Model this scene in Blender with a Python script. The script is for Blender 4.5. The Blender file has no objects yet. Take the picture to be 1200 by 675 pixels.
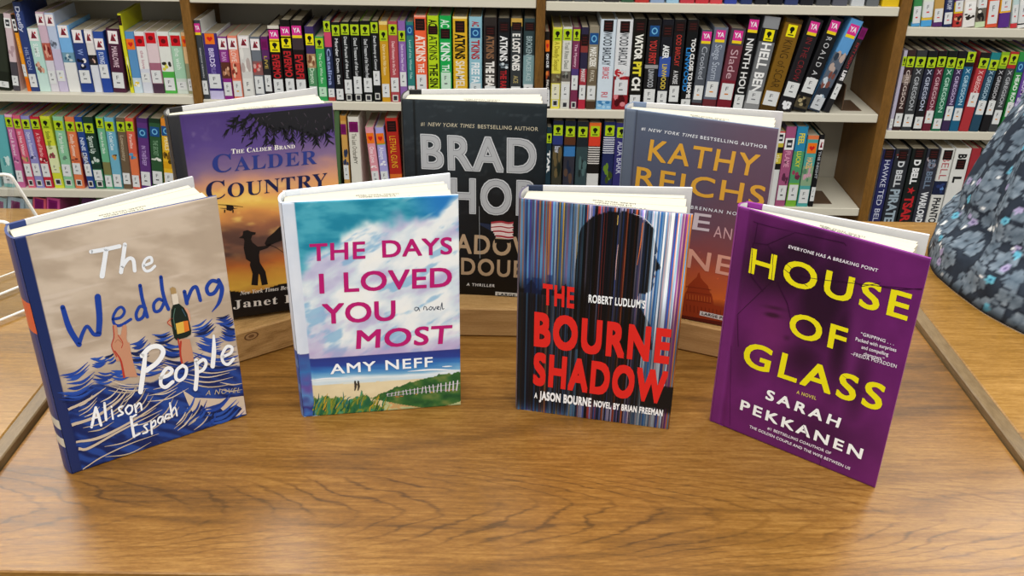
import bpy, math, random
import numpy as np
from mathutils import Vector, Matrix

random.seed(7)
rng = np.random.RandomState(11)
scene = bpy.context.scene
COL = scene.collection
TZ = 0.74                       # height of the table top above the floor

# ------------------------------------------------------------------ camera
W, H = 1200.0, 675.0
FPX, PITCH, ROLL, YAW, CAMH = 1118.02, 0.484083, 0.017789, 0.00678, 0.577072 + TZ


def cam_axes():
    cy, sy, cp, sp = math.cos(YAW), math.sin(YAW), math.cos(PITCH), math.sin(PITCH)
    fwd = Vector((sy * cp, cy * cp, -sp))
    right = Vector((cy, -sy, 0.0))
    up = right.cross(fwd)
    cr, sr = math.cos(ROLL), math.sin(ROLL)
    return right * cr + up * sr, -right * sr + up * cr, fwd


CR, CU, CF = cam_axes()
EYE = Vector((0, 0, CAMH))
cam = bpy.data.cameras.new('camera')
cam.sensor_width = 36.0
cam.lens = FPX / W * 36.0
cam.clip_start = 0.02
cam_ob = bpy.data.objects.new('camera', cam)
COL.objects.link(cam_ob)
cam_ob.matrix_world = Matrix(((CR.x, CU.x, -CF.x, 0), (CR.y, CU.y, -CF.y, 0), (CR.z, CU.z, -CF.z, CAMH), (0, 0, 0, 1)))
scene.camera = cam_ob


def ray(x, y):
    return (CR * ((x - W / 2) / FPX) + CU * ((H / 2 - y) / FPX) + CF)


def at_y(x, y, Y):              # the place where the sight line of a measured point meets the upright plane y = Y
    d = ray(x, y)
    return EYE + d * (Y / d.y)


def at_z(x, y, z):
    d = ray(x, y)
    return EYE + d * ((z - CAMH) / d.z)


def to_px(p):
    q = Vector(p) - EYE
    return np.array((W / 2 + FPX * q.dot(CR) / q.dot(CF), H / 2 - FPX * q.dot(CU) / q.dot(CF)))


# ------------------------------------------------------------------ colour, materials
def lin(c):
    if isinstance(c, str):
        c = tuple(int(c[i:i + 2], 16) for i in (0, 2, 4))
    out = []
    for v in c[:3]:
        v = v / 255.0
        out.append(v / 12.92 if v <= 0.04045 else ((v + 0.055) / 1.055) ** 2.4)
    return tuple(out)


def lin_np(a):
    a = np.clip(a / 255.0, 0, 1)
    return np.where(a <= 0.04045, a / 12.92, ((a + 0.055) / 1.055) ** 2.4)


def new_mat(name):
    m = bpy.data.materials.new(name)
    m.use_nodes = True
    nt = m.node_tree
    return m, nt, nt.nodes['Principled BSDF']


def N(nt, t, **kw):
    n = nt.nodes.new(t)
    for k, v in kw.items():
        if k in ('operation', 'blend_type', 'data_type', 'attribute_name', 'noise_dimensions', 'wave_type', 'bands_direction', 'wave_profile'):
            setattr(n, k, v)
        else:
            n.inputs[k].default_value = v
    return n


def L(nt, a, b):
    nt.links.new(a, b)


def printed(name, rough, spec=0.5, coat=0.0, var=0.06, scale=60.0, bump=0.0):
    """printed board, cloth or paper: the colour painted on the mesh, mottled a little by noise"""
    m, nt, b = new_mat(name)
    at = N(nt, 'ShaderNodeAttribute', attribute_name='Col')
    tc = N(nt, 'ShaderNodeTexCoord')
    no = N(nt, 'ShaderNodeTexNoise', Scale=scale, Detail=3.0)
    L(nt, tc.outputs['Object'], no.inputs['Vector'])
    mr = N(nt, 'ShaderNodeMapRange')
    mr.inputs['To Min'].default_value = 1.0 - var
    mr.inputs['To Max'].default_value = 1.0 + var
    L(nt, no.outputs['Fac'], mr.inputs['Value'])
    mx = N(nt, 'ShaderNodeVectorMath', operation='SCALE')
    L(nt, at.outputs['Color'], mx.inputs[0])
    L(nt, mr.outputs['Result'], mx.inputs['Scale'])
    L(nt, mx.outputs['Vector'], b.inputs['Base Color'])
    b.inputs['Roughness'].default_value = rough
    b.inputs['Specular IOR Level'].default_value = spec
    b.inputs['Coat Weight'].default_value = coat
    b.inputs['Coat Roughness'].default_value = 0.12
    if bump:
        bp = N(nt, 'ShaderNodeBump', Strength=bump, Distance=0.0005)
        L(nt, no.outputs['Fac'], bp.inputs['Height'])
        L(nt, bp.outputs['Normal'], b.inputs['Normal'])
    return m


M_COVER = printed('laminated_cover', 0.32, 0.28, 0.0, 0.05, 90)
M_DECAL = printed('printed_ink', 0.36, 0.26, 0.0, 0.02, 60)
M_SPINE = printed('jacketed_spine', 0.30, 0.32, 0.0, 0.07, 45)
M_PAPER = printed('book_paper', 0.9, 0.1, 0.0, 0.03, 220)
M_METAL = printed('enamelled_shelf_steel', 0.45, 0.35, 0.0, 0.02, 8)
M_CLOTH = printed('printed_crepe', 0.75, 0.25, 0.0, 0.05, 150)


def page_mat():
    """page block: thin lines of stacked leaves along the block's depth"""
    m, nt, b = new_mat('page_block_paper')
    at = N(nt, 'ShaderNodeAttribute', attribute_name='Col')
    tc = N(nt, 'ShaderNodeTexCoord')
    mp = N(nt, 'ShaderNodeMapping')
    mp.inputs['Scale'].default_value = (6, 6, 900)
    L(nt, tc.outputs['Object'], mp.inputs['Vector'])
    no = N(nt, 'ShaderNodeTexNoise', Scale=1.0, Detail=2.0)
    L(nt, mp.outputs['Vector'], no.inputs['Vector'])
    mr = N(nt, 'ShaderNodeMapRange')
    mr.inputs['To Min'].default_value = 0.86
    mr.inputs['To Max'].default_value = 1.1
    L(nt, no.outputs['Fac'], mr.inputs['Value'])
    mx = N(nt, 'ShaderNodeVectorMath', operation='SCALE')
    L(nt, at.outputs['Color'], mx.inputs[0])
    L(nt, mr.outputs['Result'], mx.inputs['Scale'])
    L(nt, mx.outputs['Vector'], b.inputs['Base Color'])
    b.inputs['Roughness'].default_value = 0.9
    b.inputs['Specular IOR Level'].default_value = 0.1
    return m


M_PAGES = page_mat()


def wood_mat(name, dark, mid, light, scale=(1.4, 14.0, 14.0), ring=3.0, rough=0.36, spec=0.5, fine=1.0, coat=0.0, seam=None, arches=None):
    m, nt, b = new_mat(name)
    tc = N(nt, 'ShaderNodeTexCoord')
    mp = N(nt, 'ShaderNodeMapping')
    mp.inputs['Scale'].default_value = scale
    L(nt, tc.outputs['Object'], mp.inputs['Vector'])
    n1 = N(nt, 'ShaderNodeTexNoise', Scale=1.0, Detail=3.0, Roughness=0.5, Distortion=0.35)
    L(nt, mp.outputs['Vector'], n1.inputs['Vector'])
    # growth rings: a sine of the distorted height field draws the cathedral arches
    mu = N(nt, 'ShaderNodeMath', operation='MULTIPLY')
    mu.inputs[1].default_value = ring * 6.28
    L(nt, n1.outputs['Fac'], mu.inputs[0])
    si = N(nt, 'ShaderNodeMath', operation='SINE')
    L(nt, mu.outputs[0], si.inputs[0])
    mr = N(nt, 'ShaderNodeMapRange')
    mr.inputs['From Min'].default_value = -1
    mr.inputs['From Max'].default_value = 1
    L(nt, si.outputs[0], mr.inputs['Value'])
    pw = N(nt, 'ShaderNodeMath', operation='POWER')
    pw.inputs[1].default_value = 5.0
    L(nt, mr.outputs[0], pw.inputs[0])
    # fine pores along the grain
    mp2 = N(nt, 'ShaderNodeMapping')
    mp2.inputs['Scale'].default_value = (scale[0] * 18, scale[1] * 40, scale[2] * 40)
    L(nt, tc.outputs['Object'], mp2.inputs['Vector'])
    n2 = N(nt, 'ShaderNodeTexNoise', Scale=1.0, Detail=4.0, Roughness=0.65)
    L(nt, mp2.outputs['Vector'], n2.inputs['Vector'])
    # broad tone
    mp3 = N(nt, 'ShaderNodeMapping')
    mp3.inputs['Scale'].default_value = (scale[0] * 1.3, scale[1] * 0.5, scale[2] * 0.5)
    mp3.inputs['Location'].default_value = (3.1, 7.7, 1.3)
    L(nt, tc.outputs['Object'], mp3.inputs['Vector'])
    n3 = N(nt, 'ShaderNodeTexNoise', Scale=1.0, Detail=2.0)
    L(nt, mp3.outputs['Vector'], n3.inputs['Vector'])
    a1 = N(nt, 'ShaderNodeMath', operation='MULTIPLY')
    a1.inputs[1].default_value = 0.62 * fine
    L(nt, n2.outputs['Fac'], a1.inputs[0])
    a2 = N(nt, 'ShaderNodeMath', operation='MULTIPLY')
    a2.inputs[1].default_value = 0.56
    L(nt, n3.outputs['Fac'], a2.inputs[0])
    a3 = N(nt, 'ShaderNodeMath', operation='ADD')
    L(nt, a1.outputs[0], a3.inputs[0])
    L(nt, a2.outputs[0], a3.inputs[1])
    a4 = N(nt, 'ShaderNodeMath', operation='MULTIPLY_ADD')
    a4.inputs[1].default_value = -0.13
    L(nt, pw.outputs[0], a4.inputs[0])
    L(nt, a3.outputs[0], a4.inputs[2])
    last = a4.outputs[0]
    if seam is not None:        # two veneer leaves meet along a line y = seam: the far leaf a little darker at the joint
        sx = N(nt, 'ShaderNodeSeparateXYZ')
        L(nt, tc.outputs['Object'], sx.inputs[0])
        sb = N(nt, 'ShaderNodeMath', operation='SUBTRACT')
        sb.inputs[1].default_value = seam
        L(nt, sx.outputs['Y'], sb.inputs[0])
        st = N(nt, 'ShaderNodeMapRange')
        st.inputs['From Min'].default_value = 0.0
        st.inputs['From Max'].default_value = 0.16
        st.inputs['To Min'].default_value = 1.0
        st.inputs['To Max'].default_value = 0.0
        L(nt, sb.outputs[0], st.inputs['Value'])
        gt = N(nt, 'ShaderNodeMath', operation='GREATER_THAN')
        gt.inputs[1].default_value = 0.0
        L(nt, sb.outputs[0], gt.inputs[0])
        g2 = N(nt, 'ShaderNodeMath', operation='MULTIPLY')
        L(nt, st.outputs[0], g2.inputs[0])
        L(nt, gt.outputs[0], g2.inputs[1])
        a5 = N(nt, 'ShaderNodeMath', operation='MULTIPLY_ADD')
        a5.inputs[1].default_value = -0.10
        L(nt, g2.outputs[0], a5.inputs[0])
        L(nt, last, a5.inputs[2])
        last = a5.outputs[0]
    # short dark pores
    mp4 = N(nt, 'ShaderNodeMapping')
    mp4.inputs['Scale'].default_value = (scale[0] * 150, scale[1] * 75, scale[2] * 75)
    L(nt, tc.outputs['Object'], mp4.inputs['Vector'])
    n4 = N(nt, 'ShaderNodeTexNoise', Scale=1.0, Detail=2.0, Roughness=0.6)
    L(nt, mp4.outputs['Vector'], n4.inputs['Vector'])
    p4 = N(nt, 'ShaderNodeMath', operation='MULTIPLY_ADD')
    p4.inputs[1].default_value = 0.30 * fine
    L(nt, n4.outputs['Fac'], p4.inputs[0])
    L(nt, last, p4.inputs[2])
    p5 = N(nt, 'ShaderNodeMath', operation='SUBTRACT')
    p5.inputs[1].default_value = 0.15 * fine
    L(nt, p4.outputs[0], p5.inputs[0])
    last = p5.outputs[0]
    if arches is not None:      # flat-sawn arches: nested parabolas with their noses along y = arches
        def M_(op, a, b_=None, c=None):
            n_ = N(nt, 'ShaderNodeMath', operation=op)
            for i_, v_ in enumerate((a, b_, c)):
                if v_ is None:
                    continue
                if isinstance(v_, (int, float)):
                    n_.inputs[i_].default_value = v_
                else:
                    L(nt, v_, n_.inputs[i_])
            return n_.outputs[0]
        sx2 = N(nt, 'ShaderNodeSeparateXYZ')
        L(nt, tc.outputs['Object'], sx2.inputs[0])
        mp5 = N(nt, 'ShaderNodeMapping')
        mp5.inputs['Scale'].default_value = (5, 16, 1)
        L(nt, tc.outputs['Object'], mp5.inputs['Vector'])
        n5 = N(nt, 'ShaderNodeTexNoise', Scale=1.0, Detail=5.0, Roughness=0.55)
        L(nt, mp5.outputs['Vector'], n5.inputs['Vector'])
        mp6 = N(nt, 'ShaderNodeMapping')
        mp6.inputs['Scale'].default_value = (1.6, 1.0, 1)
        L(nt, tc.outputs['Object'], mp6.inputs['Vector'])
        n6 = N(nt, 'ShaderNodeTexNoise', Scale=1.0, Detail=1.0)
        L(nt, mp6.outputs['Vector'], n6.inputs['Vector'])
        y0 = M_('MULTIPLY_ADD', M_('SUBTRACT', n6.outputs['Fac'], .5), .05, sx2.outputs['Y'])
        yy = M_('SUBTRACT', y0, arches)
        ph = M_('MULTIPLY_ADD', M_('MULTIPLY', yy, yy), 46.0, sx2.outputs['X'])
        ph = M_('MULTIPLY_ADD', M_('SUBTRACT', n5.outputs['Fac'], .5), .17, ph)
        sn = M_('SINE', M_('MULTIPLY', ph, 6.2832 * 25))
        ln = M_('POWER', M_('MULTIPLY_ADD', sn, .5, .5), 14.0)
        fd = N(nt, 'ShaderNodeMapRange')
        fd.inputs['From Min'].default_value = 0.035
        fd.inputs['From Max'].default_value = 0.085
        fd.inputs['To Min'].default_value = 1.0
        fd.inputs['To Max'].default_value = 0.0
        L(nt, M_('ABSOLUTE', yy), fd.inputs['Value'])
        gate = N(nt, 'ShaderNodeMapRange')
        gate.inputs['From Min'].default_value = 0.36
        gate.inputs['From Max'].default_value = 0.56
        L(nt, n5.outputs['Fac'], gate.inputs['Value'])
        last = M_('MULTIPLY_ADD', M_('MULTIPLY', M_('MULTIPLY', ln, fd.outputs[0]), gate.outputs[0]), -.22, last)
    cr = N(nt, 'ShaderNodeValToRGB')
    e = cr.color_ramp.elements
    e[0].position, e[0].color = 0.28, (*lin(dark), 1)
    e[1].position, e[1].color = 0.86, (*lin(light), 1)
    k = e.new(0.56)
    k.color = (*lin(mid), 1)
    L(nt, last, cr.inputs['Fac'])
    L(nt, cr.outputs['Color'], b.inputs['Base Color'])
    rr = N(nt, 'ShaderNodeMapRange')
    rr.inputs['To Min'].default_value = rough - 0.06
    rr.inputs['To Max'].default_value = rough + 0.08
    L(nt, n2.outputs['Fac'], rr.inputs['Value'])
    L(nt, rr.outputs[0], b.inputs['Roughness'])
    b.inputs['Specular IOR Level'].default_value = spec
    bp = N(nt, 'ShaderNodeBump', Strength=0.08, Distance=0.001)
    L(nt, n2.outputs['Fac'], bp.inputs['Height'])
    L(nt, bp.outputs['Normal'], b.inputs['Normal'])
    return m


TABLE_O = Vector((0.015, 0.95, 0.0))
M_TABLE = wood_mat('table_maple', '553915', '825822', 'ab7f3f', (1.1, 7.0, 7.0), 7.0, 0.33, 0.5, seam=at_z(1080, 487, TZ).y - TABLE_O.y, arches=at_z(600, 604, TZ).y - TABLE_O.y)
M_SIDE = wood_mat('side_table_maple', '63451b', '906727', 'b68a47', (1.1, 7.0, 7.0), 5.0, 0.33, 0.5)
M_BAND = wood_mat('edge_band_wood', '574429', '76603f', '8f7855', (9.0, 1.2, 9.0), 1.0, 0.4, 0.45)
M_OAK = wood_mat('bookcase_oak', '5a3c14', '7d561f', '976b2e', (18.0, 18.0, 1.6), 2.0, 0.42, 0.4)
M_PINE = wood_mat('pine_block', 'a67d48', 'c79e66', 'dab985', (1.6, 11.0, 26.0), 6.0, 0.6, 0.25)
M_PINE2 = wood_mat('knotty_pine_block', '8e6838', 'bd945c', 'd6b37e', (3.0, 9.0, 16.0), 9.0, 0.6, 0.25)


def plain(name, col, rough=0.7, scale=20.0, var=0.08, spec=0.4):
    m, nt, b = new_mat(name)
    tc = N(nt, 'ShaderNodeTexCoord')
    no = N(nt, 'ShaderNodeTexNoise', Scale=scale, Detail=4.0)
    L(nt, tc.outputs['Object'], no.inputs['Vector'])
    cr = N(nt, 'ShaderNodeValToRGB')
    c = lin(col)
    cr.color_ramp.elements[0].color = (*[v * (1 - var) for v in c], 1)
    cr.color_ramp.elements[1].color = (*[min(1, v * (1 + var)) for v in c], 1)
    L(nt, no.outputs['Fac'], cr.inputs['Fac'])
    L(nt, cr.outputs['Color'], b.inputs['Base Color'])
    b.inputs['Roughness'].default_value = rough
    b.inputs['Specular IOR Level'].default_value = spec
    return m


M_WALL = plain('painted_wall', 'd8d3c6', 0.85)
M_FLOOR = plain('carpet', '5b564e', 0.95, 160, 0.35)
M_BACK = plain('case_back_panel', 'b9b4a4', 0.6)
M_BRONZE = plain('bronze_enamel', '5c4634', 0.35)

m, nt, b = new_mat('clear_acrylic')
nt.nodes.remove(b)
tcn = N(nt, 'ShaderNodeTexCoord')
non = N(nt, 'ShaderNodeTexNoise', Scale=30.0)
L(nt, tcn.outputs['Object'], non.inputs['Vector'])
mrn = N(nt, 'ShaderNodeMapRange')
mrn.inputs['To Min'].default_value = 0.01
mrn.inputs['To Max'].default_value = 0.06
L(nt, non.outputs['Fac'], mrn.inputs['Value'])
tr_ = N(nt, 'ShaderNodeBsdfTransparent')
tr_.inputs['Color'].default_value = (0.955, 0.965, 0.965, 1)
gl_ = N(nt, 'ShaderNodeBsdfGlossy')
L(nt, mrn.outputs[0], gl_.inputs['Roughness'])
lw_ = N(nt, 'ShaderNodeLayerWeight')
lw_.inputs['Blend'].default_value = 0.5
pw_ = N(nt, 'ShaderNodeMath', operation='POWER')
pw_.inputs[1].default_value = 4.0
L(nt, lw_.outputs['Facing'], pw_.inputs[0])
fr_ = N(nt, 'ShaderNodeMath', operation='MULTIPLY_ADD')
fr_.inputs[1].default_value = 0.3
fr_.inputs[2].default_value = 0.025
L(nt, pw_.outputs[0], fr_.inputs[0])
mx_ = N(nt, 'ShaderNodeMixShader')
L(nt, fr_.outputs[0], mx_.inputs[0])
L(nt, tr_.outputs[0], mx_.inputs[1])
L(nt, gl_.outputs[0], mx_.inputs[2])
L(nt, mx_.outputs[0], nt.nodes['Material Output'].inputs['Surface'])
M_ACRYLIC = m
M_RIM = plain('polished_acrylic_edge', 'e9e7e0', 0.25, 40, 0.03, 0.6)


# ------------------------------------------------------------------ mesh building
class MB:
    """collects faces with a colour each and links them as one mesh object"""

    def __init__(self):
        self.v, self.f, self.c = [], [], []

    def add(self, pts, faces, col):
        o = len(self.v)
        self.v += [tuple(p) for p in pts]
        if isinstance(col, str):
            col = lin(col)
        for i, f in enumerate(faces):
            self.f.append(tuple(o + k for k in f))
            self.c.append(col)

    def poly(self, pts, col):
        self.add(pts, [range(len(pts))], col)

    def box(self, x0, x1, y0, y1, z0, z1, col, cols=None):
        p = [(x0, y0, z0), (x1, y0, z0), (x1, y1, z0), (x0, y1, z0), (x0, y0, z1), (x1, y0, z1), (x1, y1, z1), (x0, y1, z1)]
        self.add(p, [(3, 2, 1, 0), (4, 5, 6, 7), (0, 1, 5, 4), (1, 2, 6, 5), (2, 3, 7, 6), (3, 0, 4, 7)], col)

    def bevel_box(self, x0, x1, y0, y1, z0, z1, r, col):
        """box with its edges eased by r"""
        def ring(z, e):
            return [(x0 + e, y0, z), (x1 - e, y0, z), (x1, y0 + e, z), (x1, y1 - e, z), (x1 - e, y1, z), (x0 + e, y1, z), (x0, y1 - e, z), (x0, y0 + e, z)]

        def inner(z):
            return [(x0 + r, y0 + r, z), (x1 - r, y0 + r, z), (x1 - r, y0 + r, z), (x1 - r, y1 - r, z), (x1 - r, y1 - r, z), (x0 + r, y1 - r, z), (x0 + r, y1 - r, z), (x0 + r, y0 + r, z)]
        rings = [inner(z0), ring(z0 + r, r), ring(z1 - r, r), inner(z1)]
        pts = [p for q in rings for p in q]
        fs = []
        for k in range(3):
            for i in range(8):
                j = (i + 1) % 8
                fs.append((k * 8 + i, k * 8 + j, k * 8 + 8 + j, k * 8 + 8 + i))
        fs.append((7, 5, 3, 1))
        fs.append((25, 27, 29, 31))
        self.add(pts, fs, col)

    def sweep(self, path, section, col, closed=False):
        pass

    def build(self, name, mat, parent=None, smooth=False):
        me = bpy.data.meshes.new(name)
        me.from_pydata(self.v, [], self.f)
        me.materials.append(mat)
        ca = me.color_attributes.new('Col', 'FLOAT_COLOR', 'CORNER')
        n = np.array([len(f) for f in self.f])
        cols = np.ones((n.sum(), 4), np.float32)
        cols[:, :3] = np.repeat(np.array([c[:3] for c in self.c], np.float32), n, axis=0)
        ca.data.foreach_set('color', cols.ravel())
        if smooth:
            me.polygons.foreach_set('use_smooth', [True] * len(me.polygons))
        me.validate()
        me.update()
        o = bpy.data.objects.new(name, me)
        COL.objects.link(o)
        if parent:
            o.parent = parent
        return o


def grid_obj(name, P, Cc, mat, parent=None, smooth=True, extra=None):
    """P (m,n,3) points and Cc (m,n,3) linear colours -> one mesh"""
    m_, n_ = P.shape[:2]
    idx = np.arange(m_ * n_).reshape(m_, n_)
    f = np.stack([idx[:-1, :-1], idx[:-1, 1:], idx[1:, 1:], idx[1:, :-1]], -1).reshape(-1, 4)
    vs = [tuple(p) for p in P.reshape(-1, 3).tolist()]
    fs = [tuple(q) for q in f.tolist()]
    pc = Cc.reshape(-1, 3)
    corner = [pc[f.ravel()]]
    if extra:
        for pts, faces, col in extra:
            o = len(vs)
            vs += [tuple(p) for p in pts]
            for q in faces:
                fs.append(tuple(o + k for k in q))
                corner.append(np.tile(np.array(lin(col) if isinstance(col, str) else col)[None, :3], (len(q), 1)))
    me = bpy.data.meshes.new(name)
    me.from_pydata(vs, [], fs)
    me.materials.append(mat)
    ca = me.color_attributes.new('Col', 'FLOAT_COLOR', 'CORNER')
    cc = np.concatenate(corner, 0)
    cols = np.ones((len(cc), 4), np.float32)
    cols[:, :3] = cc
    ca.data.foreach_set('color', cols.ravel())
    if smooth:
        sm = [True] * len(f) + [False] * (len(fs) - len(f))
        me.polygons.foreach_set('use_smooth', sm)
    me.update()
    o = bpy.data.objects.new(name, me)
    COL.objects.link(o)
    if parent:
        o.parent = parent
    return o


def empty(name, loc, label, cat, group=None, mat=None):
    o = bpy.data.objects.new(name, None)
    o.empty_display_size = 0.02
    COL.objects.link(o)
    if mat is not None:
        o.matrix_world = mat
    else:
        o.location = loc
    o['label'], o['category'] = label, cat
    if group:
        o['group'] = group
    return o


def tag(o, label, cat, group=None):
    o['label'], o['category'] = label, cat
    if group:
        o['group'] = group
    return o


# ------------------------------------------------------------------ lettering
_TX = {}


def serif(s, italic=False):
    out = ''
    for ch in s:
        k = ord(ch)
        if 65 <= k <= 90:
            out += chr((0x1D468 if italic else 0x1D400) + k - 65)
        elif 97 <= k <= 122:
            out += chr((0x1D482 if italic else 0x1D41A) + k - 97)
        elif 48 <= k <= 57:
            out += chr(0x1D7CE + k - 48)
        else:
            out += ch
    return out


def glyphs(s, offset=0.0, space=1.0, res=3, slant=0.0):
    key = (s, offset, space, res, slant)
    if key not in _TX:
        c = bpy.data.curves.new('t', 'FONT')
        c.body = s
        c.offset = offset
        c.resolution_u = res
        c.space_character = space
        c.shear = slant
        o = bpy.data.objects.new('t', c)
        me = o.to_mesh()
        vs = np.array([v.co[:2] for v in me.vertices], float).reshape(-1, 2)
        fs = [tuple(p.vertices) for p in me.polygons]
        o.to_mesh_clear()
        bpy.data.objects.remove(o)
        bpy.data.curves.remove(c)
        _TX[key] = (vs, fs)
    return _TX[key]


CAP = 0.70


def run(parts, offset=0.0, space=1.0, res=4, gap=0.1, slant=0.0):
    """several pieces of different size on one baseline; a piece is (text, size)"""
    x = 0.0
    V, F = [], []
    n = 0
    for s, k in parts:
        if s == ' ':
            x += 0.3 * k
            continue
        vs, fs = glyphs(s, 0.0, space, res, slant)
        x0 = vs[:, 0].min()
        q = vs.copy()
        q[:, 0] = (q[:, 0] - x0) * k + x
        q[:, 1] *= k
        V.append(q)
        F += [tuple(n + i for i in f) for f in fs]
        n += len(q)
        x = q[:, 0].max() + gap * k
    return np.concatenate(V, 0), F


def fatten(vs, fs, off):
    """heavier lettering: the outline repeated round a small square"""
    if off <= 0:
        return vs, fs
    k = .97
    dirs = [(0, 0), (1, 0), (-1, 0), (0, 1), (0, -1), (k, k), (-k, k), (k, -k), (-k, -k)]
    n = len(vs)
    V = np.concatenate([vs + np.array(d) * off for d in dirs], 0)
    V[:, 1] = V[:, 1]
    return V, [tuple(i + n * j for i in f) for j in range(len(dirs)) for f in fs]


# ------------------------------------------------------------------ painting helpers (numpy)
_perm = rng.rand(512, 512)


def vnoise(x, y):
    xi, yi = np.floor(x).astype(int), np.floor(y).astype(int)
    fx, fy = x - xi, y - yi
    fx, fy = fx * fx * (3 - 2 * fx), fy * fy * (3 - 2 * fy)
    g = lambda a, b_: _perm[a % 512, b_ % 512]
    return (g(xi, yi) * (1 - fx) + g(xi + 1, yi) * fx) * (1 - fy) + (g(xi, yi + 1) * (1 - fx) + g(xi + 1, yi + 1) * fx) * fy


def fbm(x, y, o=4):
    s, a, t = 0, 1.0, 0
    for k in range(o):
        s = s + a * vnoise(x * 2 ** k + 17.3 * k, y * 2 ** k + 5.1 * k)
        t += a
        a *= 0.5
    return s / t


def smooth(a, b_, x):
    t = np.clip((x - a) / (b_ - a), 0, 1)
    return t * t * (3 - 2 * t)


def mixc(a, b_, t):
    a, b_ = np.asarray(a, float), np.asarray(b_, float)
    return a * (1 - t[..., None]) + b_ * t[..., None]


def inside(px, py, poly):
    r = np.zeros(px.shape, bool)
    n = len(poly)
    for i in range(n):
        x1, y1 = poly[i]
        x2, y2 = poly[(i + 1) % n]
        if y1 == y2:
            continue
        c = ((py < y1) != (py < y2)) & (px < (x2 - x1) * (py - y1) / (y2 - y1) + x1)
        r ^= c
    return r


def ramp(t, stops):
    xs = [s[0] for s in stops]
    return np.stack([np.interp(t, xs, [s[1][k] for s in stops]) for k in range(3)], -1)


def blob(px, py, x, y, rx, ry, ang=0.0):
    c, s = math.cos(ang), math.sin(ang)
    dx, dy = px - x, py - y
    u, v = dx * c + dy * s, -dx * s + dy * c
    return np.exp(-((u / rx) ** 2 + (v / ry) ** 2))


def catmull(pts, n=6):
    pts = [np.array(p, float) for p in pts]
    if len(pts) < 3:
        return [pts[0] * (1 - t) + pts[-1] * t for t in np.linspace(0, 1, n + 1)]
    q = [2 * pts[0] - pts[1]] + pts + [2 * pts[-1] - pts[-2]]
    out = []
    for i in range(1, len(q) - 2):
        for k in range(n):
            t = k / n
            a, b_, c, d = q[i - 1:i + 3]
            out.append(0.5 * (2 * b_ + (c - a) * t + (2 * a - 5 * b_ + 4 * c - d) * t * t + (3 * b_ - a - 3 * c + d) * t ** 3))
    out.append(pts[-1])
    return out

# ------------------------------------------------------------------ the room
def struct(name, mb, mat):
    o = mb.build(name, mat)
    o['kind'] = 'structure'
    return o


mb = MB(); mb.box(-4, 4, -3, 4.6, -0.05, 0.0, '5b564e'); struct('floor', mb, M_FLOOR)
mb = MB(); mb.box(-4, 4, 4.5, 4.6, 0.0, 3.0, 'd8d3c6'); struct('wall_back', mb, M_WALL)

# ------------------------------------------------------------------ tables
XL, XR = -0.4735, 0.5025         # the two lines where the middle table meets its neighbours
FRONT, REAR = 0.5845, 1.315


def table(name, label, x0, x1, top, mat, band, group='wooden library tables'):
    cx = (x0 + x1) / 2
    root = empty(name, (cx, 0.95, 0), label, 'table', group)
    y0, y1 = FRONT - 0.95, REAR - 0.95
    a, b_ = x0 - cx, x1 - cx
    bl, br = (0.016 if 'l' in band else 0), (0.016 if 'r' in band else 0)
    q = MB(); q.bevel_box(a + bl, b_ - br, y0, y1, top - 0.03, top, 0.0012, 'b08048')
    q.build('tabletop', mat, root)
    if bl:
        q = MB(); q.bevel_box(a, a + bl - 0.0002, y0, y1, top - 0.03, top, 0.0012, '8e7550'); q.build('edge_band', M_BAND, root)
    if br:
        q = MB(); q.bevel_box(b_ - br + 0.0002, b_, y0, y1, top - 0.03, top, 0.0012, '8e7550'); q.build('edge_band', M_BAND, root)
    q = MB()
    for ya, yb in ((y0 + 0.05, y0 + 0.07), (y1 - 0.07, y1 - 0.05)):
        q.box(a + 0.06, b_ - 0.06, ya, yb, top - 0.11, top - 0.0302, '8e7550')
    q.build('apron', M_OAK, root)
    for lx in (a + 0.06, b_ - 0.12):
        for ly in (y0 + 0.075, y1 - 0.135):
            q = MB(); q.bevel_box(lx, lx + 0.055, ly, ly + 0.055, 0.0, top - 0.0302, 0.004, '8e7550')
            q.build('leg', M_OAK, root)
    return root


table('library_table', 'middle wooden table carrying the seven displayed books', XL, XR, TZ, M_TABLE, '')
table('library_table', 'wooden table left of the dark seam, under the clear acrylic easel', XL - 1.25, XL - 0.0008, TZ + 0.008, M_SIDE, 'r')
table('library_table', 'wooden table right of the dark seam, with floral fabric lying on it', XR + 0.0008, XR + 1.25, TZ + 0.008, M_SIDE, 'l')

# ------------------------------------------------------------------ the bookcase
YC = 2.5254                      # plane of the shelf fronts
UP = [(-1.790, -1.766), (-0.854, -0.830), (0.0676, 0.0912), (1.0093, 1.0372), (1.965, 1.99)]
DEEP = 0.25
case = empty('library_bookcase', (0.1, YC + DEEP, 0), 'long oak bookcase with cream metal shelves full of books behind the tables', 'bookcase')


def loc(o, root):
    o.matrix_parent_inverse = root.matrix_basis.inverted()
    return o


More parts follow.
